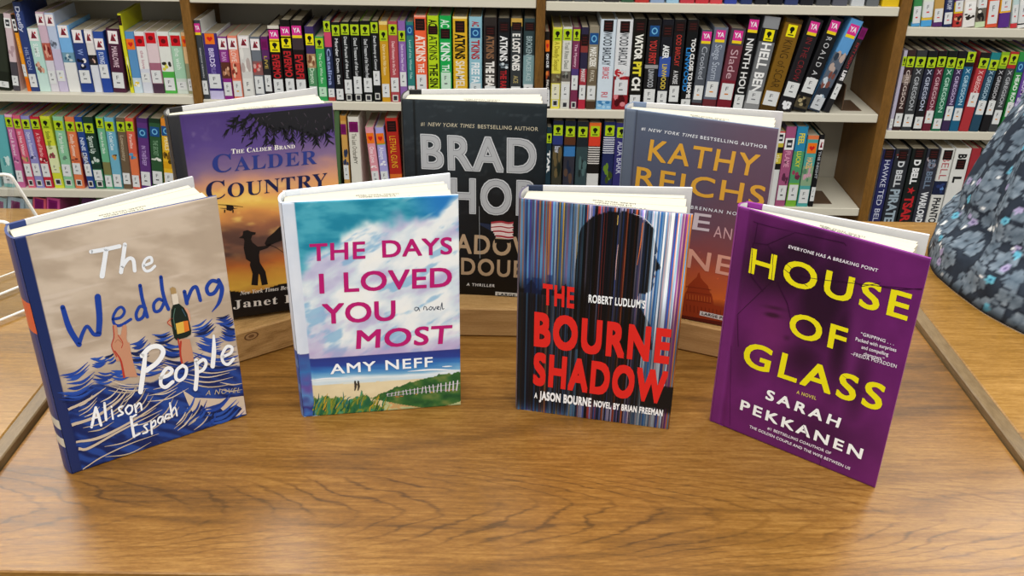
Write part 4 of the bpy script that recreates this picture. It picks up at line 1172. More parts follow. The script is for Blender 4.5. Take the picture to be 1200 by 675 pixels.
px_, la, tt, hh_ = last
bookend('bronze metal bookend past the slim black book on the upper shelf', px_ + tt * math.cos(la) + 0.040, YC + 0.03, -0.200, 0.072)
px_, la, tt, hh_ = last_low
bookend('bronze metal bookend past the tall black book on the lower shelf', px_ + tt * math.cos(la) + 0.006, YC + 0.03, -0.4775, 0.02)

# ------------------------------------------------------------------ the seven displayed books
class Display:
    """A hardback stood upright and slightly opened. Local frame: x along the foot of the cover, y up the cover, z out of the cover.
    Lettering and pictures were measured on the photograph of the flat cover and are rectified to millimetres on it (a plane-to-plane map)."""

    def __init__(s, key, name, label, pars, spine_col, back_col, pages='cbc6b3', end='cbcaca', narrow=0.0):
        x, y, z, yaw, tilt, w, h, d, rl, phi = pars
        s.w, s.h, s.d, s.phi = w, h, d, phi
        ex = Vector((math.cos(yaw), math.sin(yaw), 0))
        n = Vector((math.sin(yaw), -math.cos(yaw), 0))
        ey = Vector((0, 0, 1)) * math.cos(tilt) - n * math.sin(tilt)
        ex2 = ex * math.cos(rl) + ey * math.sin(rl)
        ey2 = -ex * math.sin(rl) + ey * math.cos(rl)
        nn = ex2.cross(ey2)
        # lowest corner of the opened book touches what carries it
        cor = [ex2 * a + ey2 * 0 - nn * b_ for a, b_ in ((0, 0), (w, 0), (0, d + .003), (w * math.cos(phi), d + .0032 + w * math.sin(phi)), (-.004, 0), (-.004, d))]
        zz = z + TZ - min(c.z for c in cor) + 0.0003
        s.M = Matrix(((ex2.x, ey2.x, nn.x, x), (ex2.y, ey2.y, nn.y, y), (ex2.z, ey2.z, nn.z, zz), (0, 0, 0, 1)))
        s.Mi = s.M.inverted()
        s.root = empty(name, None, label, 'book', 'hardbacks on display on the middle table', s.M)
        # plane-to-plane map between cover millimetres and photograph
        src = [(0, 0), (w, 0), (w, h), (0, h)]
        dst = [to_px(s.M @ Vector((a, b_, 0))) for a, b_ in src]
        A = []
        for (a, b_), (u, v) in zip(src, dst):
            A.append([a, b_, 1, 0, 0, 0, -u * a, -u * b_, -u])
            A.append([0, 0, 0, a, b_, 1, -v * a, -v * b_, -v])
        Hm = np.linalg.svd(np.array(A))[2][-1].reshape(3, 3)
        s.Hf, s.Hi = Hm, np.linalg.inv(Hm)
        s.spine_col, s.back_col, s.pages, s.end = spine_col, back_col, pages, end
        s.layers = {}
        s.n_text = 0
        s.wb = w - narrow
        s.lift = 0.0
        s.n_call = 0

    def uv(s, x, y):
        q = s.Hi @ np.array((x, y, 1.0))
        return q[:2] / q[2]

    def groove(s, x):
        return -0.0009 * math.exp(-((x - 0.0115) / 0.0024) ** 2)

    def front(s, art, nx=150, ny=220, edge=None):
        w, h = s.w, s.h
        xs = np.concatenate([np.linspace(0, 0.02, 18)[:-1], np.linspace(0.02, w, nx)])
        ys = np.linspace(0, h, ny)
        X, Y = np.meshgrid(xs, ys)
        q = np.stack([X, Y, np.ones_like(X)], -1) @ s.Hf.T
        px, py = q[..., 0] / q[..., 2], q[..., 1] / q[..., 2]
        C = lin_np(art(px, py, X, Y))
        Z = -0.0009 * np.exp(-((X - 0.0115) / 0.0024) ** 2)
        # the edges of the board roll over a little
        r = 0.0012
        ed = np.minimum.reduce([w - X, Y, h - Y])
        Z = Z - np.where(ed < r, (r - np.sqrt(np.maximum(0, r * r - (r - np.clip(ed, 0, r)) ** 2))) * 0.5, 0)
        P = np.stack([X, Y, Z], -1)
        t = 0.003
        ec = edge or s.back_col
        pts, fs = [(0, 0, -t), (w, 0, -t), (w, h, -t), (0, h, -t), (0, 0, -0.0006), (w, 0, -0.0006), (w, h, -0.0006), (0, h, -0.0006)], None
        extra = [(pts, [(0, 1, 5, 4), (1, 2, 6, 5), (2, 3, 7, 6), (3, 0, 4, 7)], ec), (pts[:4], [(3, 2, 1, 0)], s.end)]
        s.cover = grid_obj('front_cover', P, C, M_COVER, s.root, True, extra)
        # spine: a swelling strip between the two boards
        d = s.d
        n = 9
        q = MB()
        prof = []
        for i in range(n):
            a = i / (n - 1)
            prof.append((-0.0035 * math.sin(math.pi * a) ** 0.7 - 0.0004, -0.0002 - (d - 0.0004) * a))
        rows = 24
        for k in range(rows):
            ya, yb = h * k / rows, h * (k + 1) / rows
            col = s.spine_col((k + .5) / rows) if callable(s.spine_col) else s.spine_col
            for i in range(n - 1):
                (xa, za), (xb, zb) = prof[i], prof[i + 1]
                q.add([(xa, ya, za), (xa, yb, za), (xb, yb, zb), (xb, ya, zb)], [(0, 1, 2, 3)], col)
                q.add([(xa + .0022, ya, za), (xa + .0022, yb, za), (xb + .0022, yb, zb), (xb + .0022, ya, zb)], [(3, 2, 1, 0)], s.end)
        for i in range(n - 1):
            (xa, za), (xb, zb) = prof[i], prof[i + 1]
            c0 = s.spine_col(1.0) if callable(s.spine_col) else s.spine_col
            q.add([(xa, h, za), (xb, h, zb), (xb + .0022, h, zb), (xa + .0022, h, za)], [(3, 2, 1, 0)], c0)
            q.add([(xa, 0, za), (xb, 0, zb), (xb + .0022, 0, zb), (xa + .0022, 0, za)], [(0, 1, 2, 3)], c0)
        s.spine = q.build('spine', M_COVER, s.root)
        # back board, swung open by phi about the spine's far edge
        wb = s.wb
        cp, sp = math.cos(s.phi), math.sin(s.phi)

        def bk(u, y, v):
            return (u * cp - v * sp * 0 + v * sp, y, -d - u * sp + v * cp)
        q = MB()
        B = [bk(u, y, v) for v in (-0.003, 0) for u, y in ((0, 0), (wb, 0), (wb, h), (0, h))]
        q.add(B, [(3, 2, 1, 0), (0, 1, 5, 4), (1, 2, 6, 5), (2, 3, 7, 6), (3, 0, 4, 7)], s.back_col)
        tb = 0.0155                                     # turned-in cloth by the spine, then the pale endpaper
        q.add([bk(0, 0, 0.0), bk(tb, 0, 0), bk(tb, h, 0), bk(0, h, 0)], [(0, 1, 2, 3)], s.back_col)
        q.add([bk(tb, 0, 0.0), bk(wb, 0, 0), bk(wb, h, 0), bk(tb, h, 0)], [(0, 1, 2, 3)], s.end)
        q.add([bk(tb, h + .0001, -0.003), bk(wb, h + .0001, -.003), bk(wb, h + .0001, 0), bk(tb, h + .0001, 0)], [(3, 2, 1, 0)], s.end)
        q.add([bk(wb + .0001, 0, -.003), bk(wb + .0001, 0, 0), bk(wb + .0001, h, 0), bk(wb + .0001, h, -.003)], [(3, 2, 1, 0)], s.end)
        s.back = q.build('back_cover', M_COVER, s.root)
        # the leaves: three fanned gatherings between the boards
        q = MB()
        y0, y1 = 0.0035, h - 0.0035
        fr = [(0.0, .42, 0.006, 0.0), (.46, .80, .0075, .0006), (.85, 1.0, .0095, .0012)]
        for a0, a1, inset, drop in fr:
            pl = []
            m_ = 7
            for a in (a0, a1):
                for i in (range(m_ + 1) if a == a0 else range(m_, -1, -1)):
                    u = 0.0012 + (wb - inset - 0.0012) * (i / m_)
                    zf = -0.0034
                    zb_ = -d - .80 * u * sp / cp + 0.0006
                    aa = a if i > 1 else (0.0 + (a - 0) * 1.0)
                    bow = 0.0
                    pl.append((u if i else 0.0012, zf + (zb_ - zf) * aa + bow))
            n_ = len(pl)
            yt = y1 - drop
            pts = [(u, y0, zz_) for u, zz_ in pl] + [(u, yt, zz_) for u, zz_ in pl]
            q.add(pts, [tuple(range(n_))[::-1], tuple(range(n_, 2 * n_))] + [(i, (i + 1) % n_, n_ + (i + 1) % n_, n_ + i) for i in range(n_)], s.pages)
        s.block = q.build('page_block', M_PAGES, s.root)
        # the library's ink stamp on the head of the leaves, reading from behind
        q = MB()
        mid = 0.5 * w + 0.006
        for i, (txt, ww) in enumerate((('J. B. NICKELLS MEMORIAL LIBRARY', .060), ('215 SOUTH PECAN', .034), ('LULING, TEXAS 78648', .040))):
            vs, fs = glyphs(txt, 0.01)
            a, b_ = vs[:, 0].min(), vs[:, 0].max()
            depth = d + mid * sp
            z0 = -0.0034 - depth * (.12 + .1 * i)
            pts = [(mid + ww / 2 - ww * (u - a) / (b_ - a), y1 + 0.00025, z0 - 0.0026 + 0.0026 * (v / CAP)) for u, v in vs]
            q.add(pts, fs, '55534f')
        q.build('library_stamp', M_DECAL, s.block)

    def mb(s, part):
        return s.layers.setdefault(part, MB())

    def P(s, x, y, lay):
        a, b_ = s.uv(x, y)
        a, b_ = min(max(a, .0006), s.w - .0006), min(max(b_, .0006), s.h - .0006)
        return (a, b_, 0.00012 * lay + s.groove(a) * 0.6 + s.lift)

    def shape(s, part, pts, col, lay=1, smooth_=0):
        if smooth_:
            pts = catmull(list(pts) + [pts[0]], smooth_)[:-1]
        s.mb(part).poly([s.P(p[0], p[1], lay) for p in pts], col)

    def stroke(s, part, pts, width, col, lay=1, n=6, cap=True):
        """brush stroke: width is a number or a list along the points (photograph units)"""
        m_ = len(pts)
        q = catmull(pts, n)
        s.n_call += 1
        s.lift = 2.6e-5 * (s.n_call % 3)
        wd = width if isinstance(width, (list, tuple)) else [width] * m_
        k = len(q)
        ws = [np.interp(i / (k - 1) * (len(wd) - 1), range(len(wd)), wd) / 2 for i in range(k)]
        le, ri = [], []
        for i in range(k):
            t = q[min(i + 1, k - 1)] - q[max(i - 1, 0)]
            t = t / (np.linalg.norm(t) + 1e-9)
            nn = np.array((-t[1], t[0]))
            le.append(q[i] + nn * ws[i])
            ri.append(q[i] - nn * ws[i])
        b = s.mb(part)
        for i in range(k - 1):
            b.poly([s.P(*p, lay) for p in (le[i], le[i + 1], ri[i + 1], ri[i])], col)
        if cap:
            for i in (0, k - 1):
                if ws[i] > 0.25:
                    b.poly([s.P(q[i][0] + ws[i] * math.cos(a), q[i][1] + ws[i] * math.sin(a), lay) for a in np.linspace(0, 2 * math.pi, 11)[:-1]], col)
                    s.lift += 2.4e-5
        s.lift = 0.0

    def text(s, part, parts, p0, p1, p2, col, lay=2, off=0.0, space=1.0, res=4, gap=.1, slant=0.0, cap=None):
        """p0, p1: ends of the baseline, p2: cap height above p0 (photograph units)"""
        if isinstance(parts, str):
            parts = [(parts, 1.0)]
        vs, fs = run(parts, off, space, res, gap, slant)
        vs, fs = fatten(vs, fs, off)
        s.n_text += 1
        part = '%s#%d' % (part, s.n_text)
        A, B, Cc = s.uv(*p0), s.uv(*p1), s.uv(*p2)
        a, b_ = vs[:, 0].min(), vs[:, 0].max()
        u = (vs[:, 0] - a) / (b_ - a)
        v = (vs[:, 1] + max(0, off)) / ((cap or CAP) + 2 * max(0, off))
        Q = A[None] + u[:, None] * (B - A)[None] + v[:, None] * (Cc - A)[None]
        colr = col
        nb = len(Q) // (9 if off > 0 else 1)
        s.mb(part).add([(min(max(q[0], .0006), s.w - .0006), q[1], 0.00012 * lay + s.groove(q[0]) * .6 + 1.1e-5 * (i // nb)) for i, q in enumerate(Q)], fs, colr)
        return Q, fs

    def finish(s):
        for part, b in s.layers.items():
            b.build(part.split('#')[0], M_DECAL, s.cover)


def T(x0, y0, sc):
    """points noted on an enlargement -> photograph units"""
    return lambda *p: [(x0 + a / sc, y0 + b_ / sc) for a, b_ in p]


BLK = 0.038
PARS = dict(
    A=[-0.40364, 0.70922, 0.0, 0.61603, 0.00035, 0.16986, 0.24229, 0.03292, -0.00147, 0.1506],
    B=[-0.20563, 0.8053, 0.0, 0.1569, -0.00777, 0.16161, 0.23798, 0.02727, 0.00081, 0.1724],
    C=[0.01301, 0.82448, 0.0, -0.20657, -0.02088, 0.1578, 0.23926, 0.03127, 0.00088, 0.196],
    D=[0.2128, 0.8072, 0.0, -0.6500, -0.0160, 0.1696, 0.2405, 0.014, -0.0030, 0.20],
    E=[-0.34157, 0.9229, BLK, 0.33266, 0.04052, 0.16603, 0.23558, 0.029, -0.00268, 0.26376],
    F=[-0.1158, 1.0109, BLK, -0.06549, -0.00395, 0.15728, 0.23655, 0.03498, -0.00052, 0.1553],
    G=[0.12553, 0.98616, BLK, -0.37689, -0.03102, 0.15807, 0.23899, 0.02384, -0.00351, 0.18993])

# ---- A: beige and blue, sea with two raised hands
bkA = Display('A', 'display_book', 'beige and blue hardback with painted waves and two raised hands', PARS['A'],
              lambda v: ('cf5a3a' if .62 < v < .74 else 'c9c4b4' if .1 < v < .3 and int(v * 24) % 2 else '23366e'), '24376f')


def artA(px, py, X, Y):
    n1 = fbm(px * .02 + 3, py * .05 + 1, 4)
    base = mixc((176, 158, 138), (200, 183, 163), smooth(.3, .7, n1))
    base = mixc(base, np.broadcast_to((206, 190, 173), base.shape), smooth(.6, .8, fbm(px * .012 - py * .01, py * .12 + px * .03, 3)) * .7)
    yl = np.interp(px, [60, 85, 110, 145, 180, 215, 250, 292], [474, 462, 451, 452, 447, 436, 430, 428])
    wob = 5 * (fbm(px * .12, py * .05 + 3, 3) - .5)
    body = smooth(-1.2, 1.2, py - yl + wob)
    bc = mixc((36, 68, 142), (20, 36, 88), smooth(.35, .68, fbm(px * .03 + py * .05, py * .16 - px * .05 + 11, 3)))
    col = mixc(base, bc, body)
    col = np.where((X < .0088)[..., None], np.array((30, 44, 92)), col)
    return col


bkA.front(artA, 200, 280)
q1, q2 = T(60, 270, 4.5), T(60, 400, 4.5)
WHT, BLU = 'e6eaee', '1d3f96'
ttl = 'title_lettering'
for pts, wd in ((((210, 112), (285, 99), (360, 83)), 22), (((290, 98), (280, 165), (268, 240)), [26, 24, 28]), (((388, 74), (378, 150), (368, 220)), 22),
                (((372, 195), (405, 150), (432, 155), (440, 212)), 20), (((490, 185), (528, 168), (525, 142), (500, 150), (484, 185), (497, 212), (522, 210), (546, 188)), 15)):
    bkA.stroke(ttl, q1(*pts), [x / 4.5 for x in wd] if isinstance(wd, list) else wd / 4.5, WHT, 2)
for pts, wd in ((((60, 405), (95, 515), (146, 600)), [26, 32, 30]), (((146, 600), (166, 540), (190, 505), (222, 545), (246, 548)), [22, 20, 18, 20, 24]), (((250, 545), (254, 460), (245, 350)), [30, 32, 34]),
                (((325, 468), (366, 458), (386, 428), (370, 404), (345, 418), (326, 458), (334, 494), (366, 500), (420, 468)), 15),
                (((490, 402), (466, 402), (448, 440), (456, 470), (484, 455), (497, 410)), 17), (((468, 290), (480, 360), (495, 415), (506, 455)), 19),
                (((590, 370), (565, 362), (541, 388), (546, 425), (574, 420), (596, 378)), 17), (((578, 245), (587, 320), (602, 375), (618, 415)), 19),
                (((702, 322), (708, 350), (715, 384)), 20), (((713, 378), (740, 312), (764, 298), (776, 330), (786, 368)), 19),
                (((882, 272), (846, 266), (820, 300), (830, 334), (860, 328), (886, 286)), 20), (((882, 262), (900, 310), (884, 380), (848, 428)), [22, 24, 18, 4])):
    bkA.stroke(ttl, q1(*pts), [x / 4.5 for x in wd] if isinstance(wd, list) else wd / 4.5, BLU, 2)
for pts, wd in ((((496, 60), (486, 150), (470, 265)), [20, 26, 26]), (((478, 74), (520, 32), (568, 26), (590, 56), (560, 108), (502, 152)), 25),
                (((575, 192), (620, 175), (636, 150), (610, 140), (582, 180), (577, 224), (602, 240), (640, 212)), 19), (((692, 125), (662, 150), (656, 190), (677, 205), (705, 182), (712, 142), (692, 125)), 17),
                (((763, 100), (767, 170), (760, 250)), 22), (((764, 122), (800, 94), (816, 115), (800, 148), (770, 162)), 17), (((856, -32), (857, 50), (850, 130)), [12, 24, 24]),
                (((905, 80), (945, 60), (952, 32), (926, 26), (900, 70), (906, 108), (932, 120), (960, 92)), 16)):
    bkA.stroke(ttl, q2(*pts), [x / 4.5 for x in wd] if isinstance(wd, list) else wd / 4.5, 'f0f2f4', 5)
for pts, wd in ((((212, 450), (224, 395), (234, 348)), 15), (((234, 348), (248, 390), (262, 440)), 15), (((216, 406), (254, 396)), 9), (((280, 325), (284, 370), (289, 412)), 14), (((318, 360), (325, 408)), 10), (((316, 342), (318, 346)), 9),
                (((376, 340), (356, 350), (362, 365), (378, 378), (352, 392)), 10), (((406, 336), (391, 360), (406, 382), (425, 365), (424, 340), (406, 336)), 10), (((440, 332), (447, 372)), 11), (((446, 348), (460, 325), (472, 332), (476, 360)), 10),
                (((420, 398), (427, 450), (436, 500)), 15), (((418, 402), (447, 385)), 10), (((424, 447), (452, 436)), 10), (((433, 502), (466, 485)), 10),
                (((506, 435), (488, 445), (500, 458), (506, 475), (483, 485)), 9), (((525, 420), (530, 486)), 10), (((528, 432), (545, 415), (549, 438), (532, 452)), 9), (((590, 396), (570, 398), (561, 420), (575, 430), (589, 402), (596, 424)), 9),
                (((625, 382), (606, 386), (602, 406), (625, 400)), 9), (((625, 325), (636, 396)), 11), (((635, 372), (649, 347), (658, 365), (662, 390)), 9)):
    bkA.stroke('author_lettering', q2(*pts), wd / 4.5, 'f0f2f4', 5)
bkA.text('subtitle_lettering', 'A NOVEL', (240.6, 463.0), (281.0, 459.4), (241.2, 457.2), 'b9ab90', 5, 0.0, 1.2, slant=.15)
# the sea: strokes of a loaded brush, blue over beige and beige over blue
wv = 'sea_waves'
r5 = random.Random(8)
BG = 'c6b49e'


def fan(cx, cy, ln, ang, n, spread, cols, wd=2.6, curve=.18, lay=2):
    for k in range(n):
        o_ = (k - (n - 1) / 2) / max(1, n - 1) * spread
        a = ang + r5.uniform(-.10, .10)
        l2 = ln * r5.uniform(.6, 1.05)
        x, y = cx - math.sin(ang) * o_ + r5.uniform(-3, 3), cy + math.cos(ang) * o_
        dx, dy = math.cos(a) * l2 / 2, math.sin(a) * l2 / 2
        c_ = curve * l2
        bkA.stroke(wv, ((x - dx, y - dy), (x - dy * curve, y + dx * curve + c_ * .25), (x + dx, y + dy)), [.4, wd * r5.uniform(.8, 1.3), wd * .8, .3], r5.choice(cols), lay, 5, False)


BC = ['23459a', '1c3a86', '16244f', '2a50a4']
for (cx, cy, ln, a, n, sp) in ((92, 440, 36, -.40, 7, 17), (117, 423, 24, -.2, 5, 9), (128, 419, 14, -.5, 4, 8), (92, 458, 44, -.3, 6, 14), (122, 441, 28, -.12, 5, 10), (164, 404, 22, -.5, 6, 12), (161, 416, 26, -.2, 5, 11),
                               (192, 395, 26, -.22, 6, 10), (203, 408, 34, .02, 6, 13), (175, 428, 50, .05, 6, 12), (238, 384, 28, -.42, 7, 13), (263, 375, 24, -.28, 6, 10), (270, 389, 26, .12, 7, 13), (246, 401, 30, .12, 6, 13),
                               (255, 417, 64, .02, 8, 20), (140, 437, 22, -.1, 4, 9), (215, 424, 60, -.1, 6, 12)):
    fan(cx, cy, ln, a, n, sp, BC, 3.0)
for (cx, cy, ln, a, n, sp) in ((104, 476, 34, -.62, 4, 16), (134, 470, 34, -.75, 5, 22), (160, 466, 30, -.85, 5, 24), (150, 452, 54, .06, 4, 9), (195, 456, 50, -.35, 4, 14), (120, 500, 46, -.42, 3, 16), (170, 492, 44, -.5, 3, 18), (246, 440, 70, -.02, 4, 16),
                               (208, 486, 34, -.95, 6, 26), (228, 486, 34, -.85, 5, 20), (150, 520, 60, -.36, 2, 14), (262, 500, 40, -.42, 3, 10), (270, 452, 36, -.05, 2, 8)):
    fan(cx, cy, ln, a, n, sp, [BG, 'd3c3ae', 'b9a890'], 1.5, .12)
for pts, wd in ((((89, 518), (118, 512), (160, 490), (206, 458)), [2.4, 3.4, 2.2, .6]), (((92, 526), (104, 525), (140, 505), (190, 480)), [3.4, 3.0, 2.2, .5]), (((97, 550), (118, 536), (152, 520), (186, 508)), [1.0, 1.4, 1.2, .4]),
                (((84, 498), (112, 488), (138, 470), (150, 456)), [3.6, 3.2, 2.6, .6]), (((80, 480), (104, 468), (124, 454)), [3.0, 3.0, .6])):
    bkA.stroke(wv, pts, wd, BG, 3, 6, False)
bkA.shape(wv, [(214, 457), (228, 466), (258, 467), (289, 462.5), (291, 480), (276, 474), (262, 482), (254, 474), (244, 484), (236, 474), (226, 484), (220, 472)], 'cbb9a4', 3)
fan(262, 484, 44, -.55, 8, 36, BC, 3.4, .2, 4)
fan(236, 482, 30, -.95, 6, 30, BC, 3.0, .2, 4)
bkA.shape(wv, [(289, 474), (291, 484), (281, 486), (276, 488)], 'd3bfb0', 4)
# hands, sleeves of sea and the bottle
art = 'raised_hand'
SK, SK2, RED = 'c08a6c', 'a86e52', 'b0382c'
bkA.shape(art, q1((324, 502), (333, 496), (344, 500), (352, 548), (366, 552), (376, 502), (386, 496), (397, 502), (398, 540), (396, 570), (408, 600), (414, 640), (413, 682), (345, 690), (324, 640), (319, 600), (334, 566)), SK, 3)
bkA.shape(art, q2((322, 5), (412, 5), (420, 60), (440, 140), (455, 187), (384, 187), (366, 100), (335, 65)), SK, 3.4)
bkA.stroke(art, q1((326, 502), (330, 560), (318, 610), (345, 665)), 1.1, RED, 4)
bkA.stroke(art, q2((335, 50), (366, 100), (384, 187)), [1.2, 2.0, 2.6], RED, 4)
bkA.stroke(art, q1((352, 552), (376, 590), (370, 618)), .8, RED, 4)
bkA.stroke(art, q1((336, 590), (352, 575), (376, 595)), .7, SK2, 4)
art = 'raised_hand#2'
bkA.shape(art, q1((668, 570), (730, 572), (745, 640), (752, 690), (685, 690), (676, 640)), SK, 3)
bkA.shape(art, q2((686, 0), (726, 0), (745, 62), (735, 92), (690, 122), (680, 60)), SK, 3.4)
bkA.stroke(art, q1((668, 572), (680, 640), (684, 690)), 1.6, RED, 4)
bkA.stroke(art, q2((683, 0), (680, 60), (690, 118)), 2.0, RED, 4)
bkA.shape(art, q1((610, 484), (624, 460), (640, 470), (648, 520), (632, 506)), SK, 3)
bkA.stroke(art, q1((640, 462), (612, 484), (634, 506)), .8, RED, 4)
bkA.shape(art, q1((700, 405), (718, 412), (732, 440), (735, 470), (720, 500), (700, 480)), 'cf9a7e', 3)
art = 'bottle'
bkA.shape(art, q1((626, 302), (640, 296), (655, 302), (668, 348), (672, 384), (700, 408), (718, 440), (738, 528), (736, 548), (714, 562), (660, 578), (648, 566), (630, 476), (632, 420), (642, 392)), '16241f', 4)
bkA.shape(art, q1((626, 302), (640, 296), (655, 302), (668, 348), (672, 384), (642, 392), (634, 345)), 'd9cdbc', 5)
bkA.shape(art, q1((625, 304), (640, 296), (655, 303), (660, 330), (632, 336)), 'a88a5c', 6)
bkA.shape(art, q1((655, 490), (696, 478), (702, 536), (664, 546)), 'd9b04a', 5)
bkA.shape(art, q1((696, 478), (720, 474), (728, 526), (702, 536)), 'd9762e', 5)
bkA.stroke(art, q1((652, 410), (644, 460), (654, 520)), 1.0, '4a6a5c', 5)
bkA.stroke(art, q1((688, 412), (708, 450)), .8, '3a5a6c', 5)
bkA.finish()

# ---- B: painted sky and beach, magenta title
bkB = Display('B', 'display_book', 'hardback with painted teal sky and beach under a magenta title', PARS['B'],
              lambda v: ('d9dde6' if v > .32 else ('4a62a8' if int(v * 24) % 3 else '6a86b8')), 'd9dfe8', end='e3e6ea')


def artB(px, py, X, Y):
    wx = (fbm(px * .03, py * .03 + 8, 4) - .5) * 46
    line = np.interp(px, [330, 350, 365, 400, 430, 470, 500, 522, 541], [322, 322, 312, 284, 262, 258, 268, 248, 226])
    dn = smooth(-12, 6, py - line + wx)
    teal = mixc((30, 128, 156), (74, 164, 184), smooth(.3, .75, fbm(px * .03 + 4, py * .09, 4)))
    teal = mixc(teal, np.broadcast_to((34, 112, 188), teal.shape), smooth(470, 525, px + (250 - py) * .3) * .85)
    al, ac = px * .86 - py * .5, px * .5 + py * .86
    n = fbm(al * .022 + 3, ac * .05 + 2, 4)
    m_ = fbm(al * .03 + 13, ac * .09 + 22, 4)
    cl = ramp(n, [(0, (150, 150, 190)), (.36, (190, 188, 214)), (.48, (206, 218, 226)), (.6, (230, 234, 234)), (1, (240, 238, 230))])
    cl = mixc(cl, np.broadcast_to((122, 172, 208), cl.shape), smooth(.56, .7, m_) * .7)
    cl = mixc(cl, np.broadcast_to((186, 176, 208), cl.shape), smooth(.62, .76, fbm(al * .02 + 40, ac * .06 + 3, 3)) * .6)
    sky = mixc(teal, cl, dn)
    wisp = smooth(.63, .8, fbm(al * .02 + 60, ac * .08 + 9, 4)) * (1 - dn) * .5
    sky = mixc(sky, np.broadcast_to((186, 216, 220), sky.shape), wisp)
    hz = np.interp(px, [350, 541], [421.5, 409])
    dusk = smooth(-18, -2, py - hz)
    sky = mixc(sky, np.broadcast_to((176, 152, 196), sky.shape), dusk * .55)
    k = (py - hz) / 26.0
    wv = (fbm(px * .02, py * .25, 3) - .5) * .5
    sea = ramp(k + wv * .6, [(-.2, (44, 50, 118)), (.3, (40, 62, 140)), (.62, (52, 116, 182)), (.85, (120, 172, 206)), (1.0, (222, 230, 232)), (1.2, (196, 214, 222)), (1.3, (226, 218, 192))])
    c = np.where((k > 0)[..., None], sea, sky)
    sand = mixc((206, 190, 150), (226, 212, 176), fbm(px * .04, py * .12, 3))
    c = np.where((k > 1.22 + wv * .3)[..., None], sand, c)
    gl = np.interp(px, [350, 366, 400, 425, 452, 460], [462, 468, 466, 462, 478, 500]) + (fbm(px * .25, py * .02, 2) - .5) * 16
    g1 = ramp(fbm(px * .14 + py * .05, py * .07, 3), [(0, (16, 72, 60)), (.42, (44, 104, 62)), (.56, (134, 136, 44)), (.7, (46, 126, 96)), (1, (222, 206, 130))])
    c = np.where(((py > gl) & (px < 458))[..., None], g1, c)
    gr = np.interp(px, [436, 470, 500, 541], [466, 452, 442, 436]) + (fbm(px * .2, py * .03, 2) - .5) * 5
    g2 = ramp(fbm(px * .09, py * .14, 3), [(0, (22, 66, 40)), (.5, (52, 98, 48)), (1, (132, 134, 70))])
    bot = np.interp(px, [430, 470, 510, 541], [466, 474, 480, 470])
    c = np.where(((py > gr) & (py < bot) & (px > 434))[..., None], g2, c)
    lowr = (py > bot) & (px > 450)
    g3 = ramp(fbm(px * .06, py * .2, 3), [(0, (120, 142, 98)), (.5, (186, 190, 140)), (.6, (202, 150, 96)), (1, (150, 168, 120))])
    c = np.where(lowr[..., None], g3, c)
    strip = X < .0108
    vv = py
    sp_ = np.where((vv < 415)[..., None], mixc((196, 206, 222), (222, 226, 232), fbm(px * .05, py * .03, 3)),
                   ramp((vv - 415) / 75 + (fbm(px * .1, py * .12, 2) - .5) * .3, [(0, (64, 62, 128)), (.25, (52, 108, 170)), (.5, (96, 78, 150)), (.7, (84, 130, 186)), (.85, (52, 44, 110)), (1, (60, 110, 180))]))
    c = np.where(strip[..., None], sp_, c)
    return c


bkB.front(artB, 190, 270, 'b8c4cc')
MAG = 'b3196b'
OFB = .019
bkB.text(ttl, 'THE', (363.3, 306.2), (428.2, 302.9), (362.5, 285.3), MAG, 2, OFB, 1.08)
bkB.text(ttl, 'DAYS', (448.2, 301.8), (530, 297.6), (447.4, 281.2), MAG, 2, OFB, 1.05)
bkB.text(ttl, 'I', (374.5, 344), (380.3, 343.7), (373.4, 320.2), MAG, 2, OFB)
bkB.text(ttl, 'LOVED', (403.4, 342.4), (529.5, 335.8), (402.4, 318.6), MAG, 2, OFB, 1.06)
bkB.text(ttl, 'YOU', (378.2, 379.8), (463.6, 375.2), (377.0, 355.6), MAG, 2, OFB, 1.02)
bkB.text(ttl, 'MOST', (417.2, 408.9), (528.2, 402.2), (418.2, 386.5), MAG, 2, OFB, 1.06)
bkB.text('author_lettering', [('AMY', 1), (' ', 1), ('NEFF', 1)], (387.4, 438.2), (507.0, 429.4), (386.6, 426.4), 'eef1f4', 4, .014, 1.12, gap=.2)
q3 = T(320, 190, 2.177)
for pts in (((371, 371), (364, 370), (361, 375), (365, 379), (370, 375), (371, 371), (374, 379)), ((384, 376), (386, 368), (391, 370), (392, 377), (396, 374)), ((402, 368), (398, 373), (402, 377), (406, 371), (402, 368)), ((408, 369), (411, 377), (416, 368)), ((419, 373), (424, 369), (420, 368), (418, 374), (424, 375)), ((427, 377), (431, 358), (432, 374), (436, 373))):
    bkB.stroke('subtitle_lettering', q3(*pts), .75, '20304a', 2)
q4 = T(320, 360, 4.82)
fg = 'dune_fence'
rnd = random.Random(5)
for i in range(20):                                     # dune fence
    x = 645 + (1060 - 645) * (i / 19) ** 1.0
    y = 488 - 36 * (i / 19)
    hh = 16 + 40 * (i / 19)
    bkB.stroke(fg, q4((x + rnd.uniform(-3, 3), y + 14), (x + rnd.uniform(-5, 5), y + 14 - hh)), 3.5 / 4.82 + 3.5 / 4.82 * i / 19, 'd6d2da', 3)
bkB.stroke(fg, q4((640, 492), (760, 470), (900, 450), (1058, 428)), .6, 'b4aebc', 2)
bkB.stroke(fg, q4((650, 502), (780, 486), (900, 472), (1058, 462)), .5, '9a94a8', 2)
fg = 'beach_walkers'
for x in (463, 481):
    bkB.stroke(fg, q4((x, 424), (x + 3, 446), (x - 1, 468)), [2.0, 2.6, 1.2], '3c3630', 3)
    bkB.stroke(fg, q4((x, 419), (x + 1, 421)), 2.0, '2c2622', 3)
bkB.stroke(fg, q4((470, 430), (476, 438), (486, 430)), .9, '3c3630', 3)
fg = 'dune_grass'
